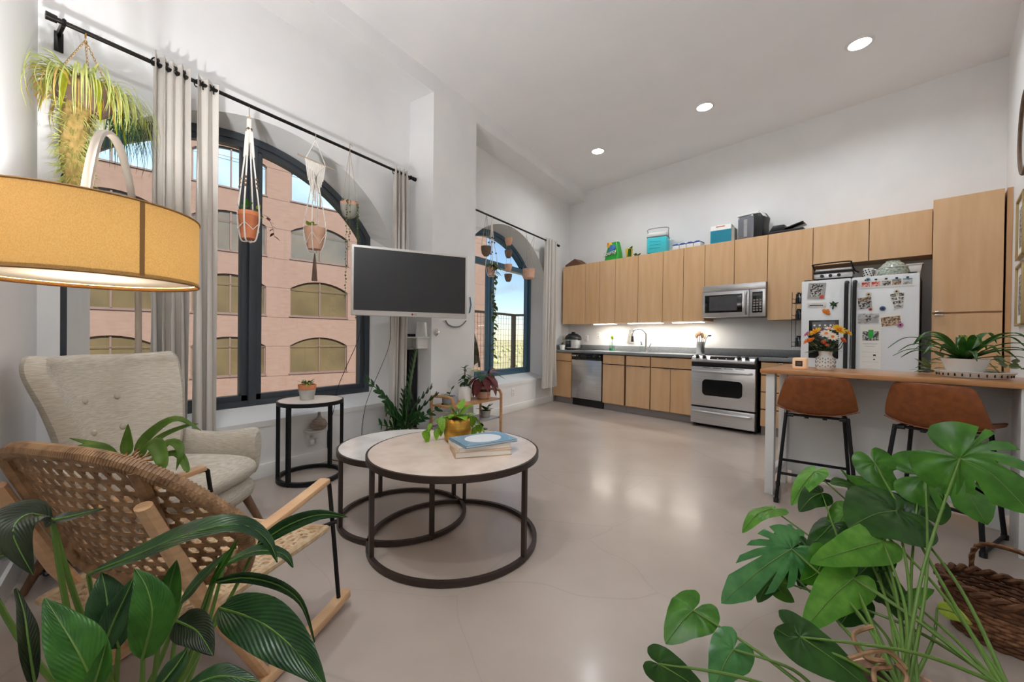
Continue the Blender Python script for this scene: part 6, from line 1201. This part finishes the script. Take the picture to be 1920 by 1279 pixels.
for i in range(5): a = R(72 * i); blade('centre_leaf', t, 'leaf_lime', [Vector((0, 0, .10)), Vector((.012 * math.cos(a), .012 * math.sin(a), .18)), Vector((.02 * math.cos(a), .02 * math.sin(a), .25))], .028, 0, 'lance', .2)
t = kt('variegated_pothos', 'variegated pothos leaves spilling over the tray beside the bowl', 'plant', 4.975, 2.22, BZ); pot(t, [(.05, 0), (.06, .08), (.054, .08), (.05, .06)], 'terracotta', soil=(.052, .07)); lv = leafmesh('leaf_heart_var', 'leaf_varieg', 1, .75, heart=True)
bush(t, 'a', lv, (-.06, -.03, .07), 22, .10, .06, stems=False); bush(t, 'b', lv, (.17, -.10, .04), 18, .09, .06, stems=False); bush(t, 'c', lv, (-.16, -.05, .03), 14, .06, .055, stems=False)
for q in ((-.22, -.06), (.24, -.12), (.12, -.14)): M().tube(spline([(0, 0, .07), (q[0] * .5, q[1] * .5, .11), (q[0], q[1], .04)], 5), .0025, 5).build('vine', 'stem_green', t)
# ---- papers and magnets on the refrigerator doors
FY = -.7535
flatmat('photo_grey', (170, 170, 168)); flatmat('magnet_blue', (60, 84, 120)); flatmat('magnet_cream', (216, 204, 178))
def fm_item(name, lab, cat, a, z, w_, h, rot=0, base='paper', marks=(), grp='papers and magnets on the refrigerator', th=.0015, shape=None):
    t = kt(name, lab, cat, a, .7535, z, group=grp); rm = Matrix.Rotation(R(rot), 4, 'Y')
    m = M()
    if shape: m.prism(shape, -th, 0)
    else: m.box(-w_ / 2, w_ / 2, -th, 0, -h / 2, h / 2)
    m.move(rm); m.build('sheet' if th < .002 else 'magnet_body', base, t, bevel=0 if th < .002 else .001)
    for i, (x0, x1, z0, z1, mm) in enumerate(marks):
        q = M(); q.box(x0, x1, -th - .0006 - .0001 * (i % 4), -th + .0002, z0, z1); q.move(rm); q.build('print', mm, t, smooth=0)
    return t
mk('print_bw', (196, 194, 190), (52, 52, 54), scale=55, rough=.6, lo=.45, hi=.55); mk('print_warm', (206, 178, 150), (92, 74, 60), scale=60, rough=.6, lo=.42, hi=.58); mk('print_red', (206, 58, 52), (232, 208, 196), scale=40, rough=.6, lo=.48, hi=.56); mk('print_sea', (196, 200, 204), (150, 140, 128), scale=30, rough=.6, lo=.5, hi=.6); mk('print_green', (60, 190, 80), (40, 150, 60), scale=20, rough=.6); mk('print_text', (188, 188, 188), rough=.7)
fm_item('drawing_sheet', 'black and white dog drawing pinned high on the freezer door', 'paper', 3.962, 1.655, .15, .165, 4, 'photo_grey', [(-.055, .05, -.06, .07, 'print_bw'), (.03, .065, -.08, -.045, 'petal_coral')])
bone = [(-.065, -.012)] + [(-.068 + .014 * math.cos(R(a)), -.018 + .014 * math.sin(R(a))) for a in range(300, 160, -20)] + [(-.068 + .014 * math.cos(R(a)), .018 + .014 * math.sin(R(a))) for a in range(200, 60, -20)] + [(.068 + .014 * math.cos(R(a)), .018 + .014 * math.sin(R(a))) for a in range(120, -20, -20)] + [(.068 + .014 * math.cos(R(a)), -.018 + .014 * math.sin(R(a))) for a in range(20, -120, -20)]
fm_item('bone_magnet', 'white bone-shaped magnet below the dog drawing', 'magnet', 3.965, 1.512, 0, 0, 2, 'white_matte', [(-.06, .055, -.016, -.006, 'ink'), (-.045, .04, .004, .010, 'print_text')], th=.003, shape=bone)
palm = [(-.006, -.045), (.006, -.045), (.006, -.01), (.03, -.02), (.022, .01), (.038, .03), (.01, .022), (-.012, .042), (-.016, .02), (-.038, .022), (-.02, 0), (-.03, -.015), (-.006, -.008)]
fm_item('palm_magnet', 'green palm tree magnet beside the freezer handle', 'magnet', 4.105, 1.50, 0, 0, 8, 'leaf_dark', th=.004, shape=palm)
blob = [(-.035, .02), (-.02, .03), (0, .022), (.02, .028), (.03, .005), (.036, -.03), (.015, -.036), (-.01, -.02), (-.028, -.008)]
fm_item('orange_magnet', 'orange crab-like magnet on the freezer door', 'magnet', 4.045, 1.432, 0, 0, 0, 'petal_orange', th=.004, shape=blob)
for i, (mm, lab) in enumerate((('print_red', 'red photo print, first of the row clipped along the refrigerator top'), ('print_red', 'red photo print, second of the row clipped along the refrigerator top'), ('print_bw', 'snowy photo print, third of the row clipped along the refrigerator top'), ('print_warm', 'brownish photo print, fourth of the row along the refrigerator top'), ('print_sea', 'grey-blue photo print, last of the row along the refrigerator top'))):
    q = fm_item('photo_print', lab, 'photo', 4.353 + .073 * i, 1.688, .070, .075, 0, 'paper', [(-.031, .031, -.024, .020, mm), (-.031, .031, .020, .033, 'book_blue' if i > 2 else 'paper')])
    M().box(-.009, .009, -.006, 0, .034, .048).build('clip', 'ink', q)
fm_item('photo_print', 'group photo on the refrigerator beside its handle', 'photo', 4.348, 1.505, .10, .11, -6, 'print_bw', [(-.046, .046, .02, .05, 'print_warm')])
fm_item('photo_print', 'tilted photo booth strip high on the refrigerator door', 'photo', 4.562, 1.515, .05, .15, -14, 'paper', [(-.018, .018, -.07 + .036 * k, -.042 + .036 * k, 'print_bw') for k in range(4)])
fm_item('photo_print', 'upright photo booth strip overlapping the tilted one', 'photo', 4.602, 1.52, .045, .15, 3, 'paper', [(-.017, .017, -.07 + .036 * k, -.042 + .036 * k, 'print_bw') for k in range(4)], th=.0021)
fm_item('photo_print', 'pale seaside photo above the calendar on the refrigerator', 'photo', 4.375, 1.352, .155, .095, 1, 'print_sea', [(-.07, .07, -.04, .0, 'photo_grey'), (-.02, .02, -.03, .03, 'print_bw')])
fm_item('photo_print', 'tilted sepia photo beside the seaside photo on the refrigerator', 'photo', 4.535, 1.335, .15, .13, -7, 'paper', [(-.068, .068, -.058, .03, 'print_warm')])
fm_item('calendar', 'white paper calendar with a green figure hanging on the refrigerator', 'calendar', 4.395, 1.075, .155, .43, 0, 'paper', [(-.06, .06, .06, .15, 'print_bw'), (-.018, .02, .085, .165, 'print_green'), (-.055, .05, .025, .030, 'print_text'), (-.04, .035, .0, .005, 'print_text'), (-.06, .06, -.055, -.053, 'print_text'), (-.06, .06, -.10, -.098, 'print_text'), (-.06, .06, -.15, -.148, 'print_text'), (.02, .04, -.09, -.075, 'ink'), (.022, .034, -.13, -.118, 'ink')], th=.0017)
disc = lambda r_: [(r_ * math.cos(R(a)), r_ * math.sin(R(a))) for a in range(0, 360, 24)]
for a_, z_, r_, mm, lab in ((4.375, 1.588, .022, 'magnet_cream', 'round cream magnet above the group photo'), (4.572, 1.602, .020, 'magnet_cream', 'round cream magnet holding the photo booth strips'), (4.478, 1.445, .022, 'magnet_blue', 'dark blue magnet above the sepia photo'), (4.602, 1.285, .022, 'petal_pink', 'pink flower magnet at the corner of the sepia photo'), (4.39, 1.44, .014, 'petal_coral', 'small red magnet between group and seaside photos'), (4.368, 1.735, .018, 'book_blue', 'light blue magnet above the row of photo prints')):
    q = fm_item('round_magnet', lab, 'magnet', a_, z_, 0, 0, 0, mm, th=.006, shape=disc(r_)); M().lathe([(.0001, 0), (r_ * .4, 0), (r_ * .3, .003)], 10).move(Matrix.Translation((0, -.006, 0)) @ Matrix.Rotation(R(90), 4, 'X')).build('centre_dot', 'ink', q)
# ---- spice rack on the side of the refrigerator
t = kt('spice_rack', 'black wire rack of bottles on the side of the refrigerator by the worktop', 'rack', 3.825, .62, 0)
for z in (1.06, 1.36, 1.54):
    M().box(-.09, -.002, -.08, .10, z, z + .006).build('shelf', 'black_metal', t); M().tube([(-.09, -.08, z + .05), (-.09, .10, z + .05)], .003, 5).build('rail', 'black_metal', t)
for x in (-.09, -.004):
    for y in (-.08, .10): M().tube([(x, y, 1.05), (x, y, 1.66)], .003, 5).build('upright', 'black_metal', t)
for z in (1.068, 1.368, 1.548):
    for i in range(4):
        y = -.06 + .045 * i; hh = .075 + .02 * (i % 2); b_ = M().lathe([(.017, 0), (.018, .004), (.018, hh * .7), (.012, hh * .8), (.012, hh)], 12, c=(-.045, y, z)).build('bottle', ('black_plastic', 'white_plastic', 'magnet_blue', 'concrete_pot')[i], t); M().lathe([(.0135, hh), (.0135, hh + .018)], 12, c=(-.045, y, z)).build('bottle_cap', 'black_plastic', b_)
# ================================================================ by the pillar
t = thing('pillar_shelf', 'white open shelf on the side of the pillar behind the television', 'shelf', (-3.15, 2.973, 0)); M().box(-.17, .14, -.17, 0, 1.105, 1.12).build('board', 'trim_white', t, bevel=.002); M().box(-.14, -.12, -.14, 0, 1.0, 1.105).build('bracket', 'trim_white', t); M().box(.09, .11, -.14, 0, 1.0, 1.105).build('bracket', 'trim_white', t)
t = thing('wifi_router', 'white upright router on the pillar shelf', 'router', (-3.06, 2.90, 1.1205), R(10)); M().prism([(-.065, 0), (.065, 0), (.05, .15), (-.05, .155)], -.02, .02).build('case', 'white_gloss', t, bevel=.008); M().box(-.05, .05, -.03, .03, 0, .008).build('foot', 'white_plastic', t)
t = thing('media_box', 'flat black media box on the pillar shelf', 'media box', (-3.21, 2.885, 1.1205)); M().box(-.075, .05, -.05, .05, 0, .028).build('case', 'black_plastic', t, bevel=.004); M().box(-.06, .02, -.052, -.049, .006, .014).build('front_strip', 'white_plastic', t)
t = thing('tower_speaker', 'slim black tower speaker standing by the pillar behind the zz plant', 'speaker', (-3.22, 2.90, 0)); M().box(-.045, .045, -.06, .06, .02, .985).build('cabinet', 'black_plastic', t, bevel=.008); M().box(-.07, .07, -.08, .08, 0, .02).build('plinth', 'black_plastic', t, bevel=.004); M().box(-.035, .046, -.05, .05, .1, .94).build('grille', 'black_metal', t)
t = thing('thermostat', 'small silver diamond-shaped thermostat on the pillar below the television', 'thermostat', (XP + .001, 3.045, 1.172), R(90)); m = M(); m.box(-.03, .03, -.012, 0, -.03, .03); m.move(Matrix.Rotation(R(45), 4, 'Y')); m.build('case', 'chrome', t, bevel=.004); M().lathe([(.0001, 0), (.018, 0), (.016, .004)], 16).move(Matrix.Translation((0, -.012, 0)) @ Matrix.Rotation(R(90), 4, 'X')).build('dial', 'white_plastic', t)
tag(M().tube(spline([(XP + .012, 3.17, 1.30), (XP + .012, 3.22, 1.255), (XP + .012, 3.31, 1.235), (XP + .012, 3.42, 1.25), (XP + .012, 3.51, 1.31)], 6), .007, 8).build('power_cable', mat('cable_grey', (120, 120, 120), rough=.5)), 'grey cable looping below the television on the pillar', 'cable')
tag(M().tube(spline([(-3.05, 2.20, 1.32), (-3.20, 2.245, 1.07), (-3.30, 2.20, .83), (-3.325, 2.13, .63), (-3.325, 2.095, .44), (-3.325, 2.04, .27), (-3.325, 2.06, .03), (-3.2, 2.12, .006)], 8), .003, 6).build('thin_cord', 'black_plastic'), 'thin black cord hanging from the television across the big window', 'cord')
tag(M().tube(spline([(-3.0, 2.45, 1.32), (-3.20, 2.60, 1.02), (-3.31, 2.47, .57), (-3.325, 2.42, .40), (-3.325, 2.39, .18), (-3.25, 2.35, .006)], 8), .0025, 6).build('thin_cord', 'black_plastic'), 'thin dark cord hanging near the zz plant below the television', 'cord')
m = M().prism([(-.02, 0), (0, .01), (.02, .10), (.0, .19), (-.005, .19), (.01, .10)], -.012, 0); o = m.build('wall_hook_strap', mat('strap_blue', (96, 122, 138), rough=.6), None, loc=(XP + .002, 3.585, 1.40), rz=R(90)); tag(o, 'blue-grey strap with white end hanging on the pillar edge by the television', 'strap')
# outlet with a small shelf, plugs and a garlic-shaped diffuser
outlet('wall_outlet', 'white outlet with plugs low on the wall behind the side table', (XW + .001, 1.90, .225), R(90))
t = thing('outlet_shelf', 'little white outlet shelf holding the garlic-shaped diffuser', 'shelf', (XW + .001, 1.915, .30), R(90)); M().box(-.085, .085, -.11, 0, 0, .012).build('shelf_board', 'white_plastic', t, bevel=.004); M().box(-.06, .06, -.02, 0, -.03, 0).build('bracket', 'white_plastic', t)
for x in (-.03, .02): M().box(x - .018, x + .018, -.05, -.008, -.115, -.07).build('plug', 'white_plastic', t, bevel=.004)
M().tube(spline([(.03, -.04, -.10), (.10, -.05, -.17), (.17, -.04, -.24), (.19, -.03, -.30)], 6), .003, 6).build('plug_cord', 'white_plastic', t)
t = thing('aroma_diffuser', 'garlic-shaped wooden diffuser on the outlet shelf', 'diffuser', (XW + .072, 1.93, .313)); mk('driftwood', (176, 160, 146), (140, 122, 108), scale=8, stretch=(1, 1, 8), rough=.6); M().lathe([(.03, 0), (.055, .012), (.068, .042), (.055, .078), (.024, .098), (.014, .115), (.011, .145), (.013, .15), (.0001, .15)], 26, cap=False).build('body', 'driftwood', t)
# ================================================================ basket on the floor
t = thing('wicker_basket', 'brown wicker basket with a hooped handle on the floor by the bar', 'basket', (.715, 2.27, 0), R(-20)); AX, AY, BH = .165, .125, .17
def bsk(u, v, e=0): a = v * 6.283; k_ = .74 + .26 * u + e; return Vector((AX * k_ * math.cos(a), AY * k_ * math.sin(a), .008 + BH * u))
NS = 36
for r_ in range(13):
    u = r_ / 12; m = M(); m.tube([bsk(u, (i + .0) / (2 * NS), .035 * (1 if (i // 2 + r_) % 2 else -1) * .6) for i in range(2 * NS)], .0075, 6, closed=True); m.build('weave_course', 'wicker' if r_ < 3 or r_ > 8 else 'wicker_pale', t)
m = M()
for i in range(NS): m.tube([bsk(u / 4, (i + .5) / NS) for u in range(5)], .004, 5)
m.build('stakes', 'wicker', t)['kind'] = 'stuff'
for k_ in range(2): M().tube([bsk(1, i / 90) + Vector((.010 * math.cos(i * .9 + 3.14 * k_) * math.cos(i / 90 * 6.283), .010 * math.cos(i * .9 + 3.14 * k_) * math.sin(i / 90 * 6.283), .012 + .010 * math.sin(i * .9 + 3.14 * k_))) for i in range(90)], .010, 6, closed=True).build('braided_rim', 'wicker', t)
for s_ in (1,):
    P = spline([(-.085, s_ * AY * .93, BH), (-.085, s_ * AY, BH + .085), (-.05, s_ * AY * 1.0, BH + .135), (.05, s_ * AY * 1.0, BH + .135), (.085, s_ * AY, BH + .085), (.085, s_ * AY * .93, BH)], 6)
    h_ = M().tube(P, .008, 8).build('handle', 'wicker', t)
    for k_ in range(2): M().tube([p + Vector((.006 * math.cos(i * 1.4 + 3.14 * k_), .006 * math.sin(i * 1.4 + 3.14 * k_), .004)) for i, p in enumerate(P)], .0045, 5).build('handle_binding', 'wicker_pale', h_)
M().tube([tuple(bsk(.97, .75)), (0, -.01, BH * .55), tuple(bsk(.2, .25))], .010, 6).build('inner_strap', 'wicker', t)
M().lathe([(.0001, .006), (.118, .006), (.118, .012), (.0001, .012)], 30, cap=False).move(Matrix.Diagonal((1, .76, 1, 1))).build('basket_floor', 'wicker', t)
# ================================================================ wall by the bar: frames and round mirror (seen edge-on)
mk('frame_gold', (176, 154, 110), rough=.4, metal=.3); mk('mirror', (220, 224, 226), rough=.03, metal=1)
for z0, z1, b0, b1, lab in ((1.752, 2.21, 1.06, 1.44, 'upper gilt picture frame on the wall beside the pantry cabinet'), (1.25, 1.705, 1.09, 1.47, 'lower gilt picture frame on the wall beside the pantry cabinet')):
    t = kt('picture_frame', lab, 'picture', 5.264, (b0 + b1) / 2, (z0 + z1) / 2, R(90)); w_, h = (b1 - b0) / 2, (z1 - z0) / 2
    # local x = along the wall, local +y = out from the wall after the quarter turn
    for x0, x1, q0, q1 in ((-w_, w_, h - .018, h), (-w_, w_, -h, -h + .018), (-w_, -w_ + .018, -h, h), (w_ - .018, w_, -h, h)): M().box(x0, x1, .0, .022, q0, q1).build('frame_bar', 'frame_gold', t, bevel=.003)
    M().box(-w_ + .01, w_ - .01, .001, .008, -h + .01, h - .01).build('mat_board', 'paper', t); M().box(-w_ + .07, w_ - .07, .0075, .0088, -h + .08, h - .08).build('print', 'print_bw', t)
t = kt('round_mirror', 'round mirror with dark wooden rim high on the wall by the bar', 'mirror', 5.264, 1.38, 2.63, R(90)); M().ring((0, 0, 0), .29, .012, 48, 8).move(Matrix.Translation((0, .012, 0)) @ Matrix.Rotation(R(90), 4, 'X')).build('rim', 'clay_brown', t); M().lathe([(.0001, 0), (.285, 0), (.285, .006), (.0001, .006)], 48, cap=False).move(Matrix.Translation((0, .012, 0)) @ Matrix.Rotation(R(90), 4, 'X')).build('glass', 'mirror', t)
# tangle of cables on the floor behind the chairs
m = M()
for i in range(4):
    q = random.Random(40 + i); P = [(-2.80 + q.uniform(-.1, .12), .36 + q.uniform(-.05, .12), .008 + q.uniform(0, .05)) for _ in range(7)]; m.tube(spline(P, 5), .004, 5)
tag(m.build('cable_tangle', 'black_plastic'), 'tangle of black cables on the floor behind the rocking chair', 'cables', kind='stuff')
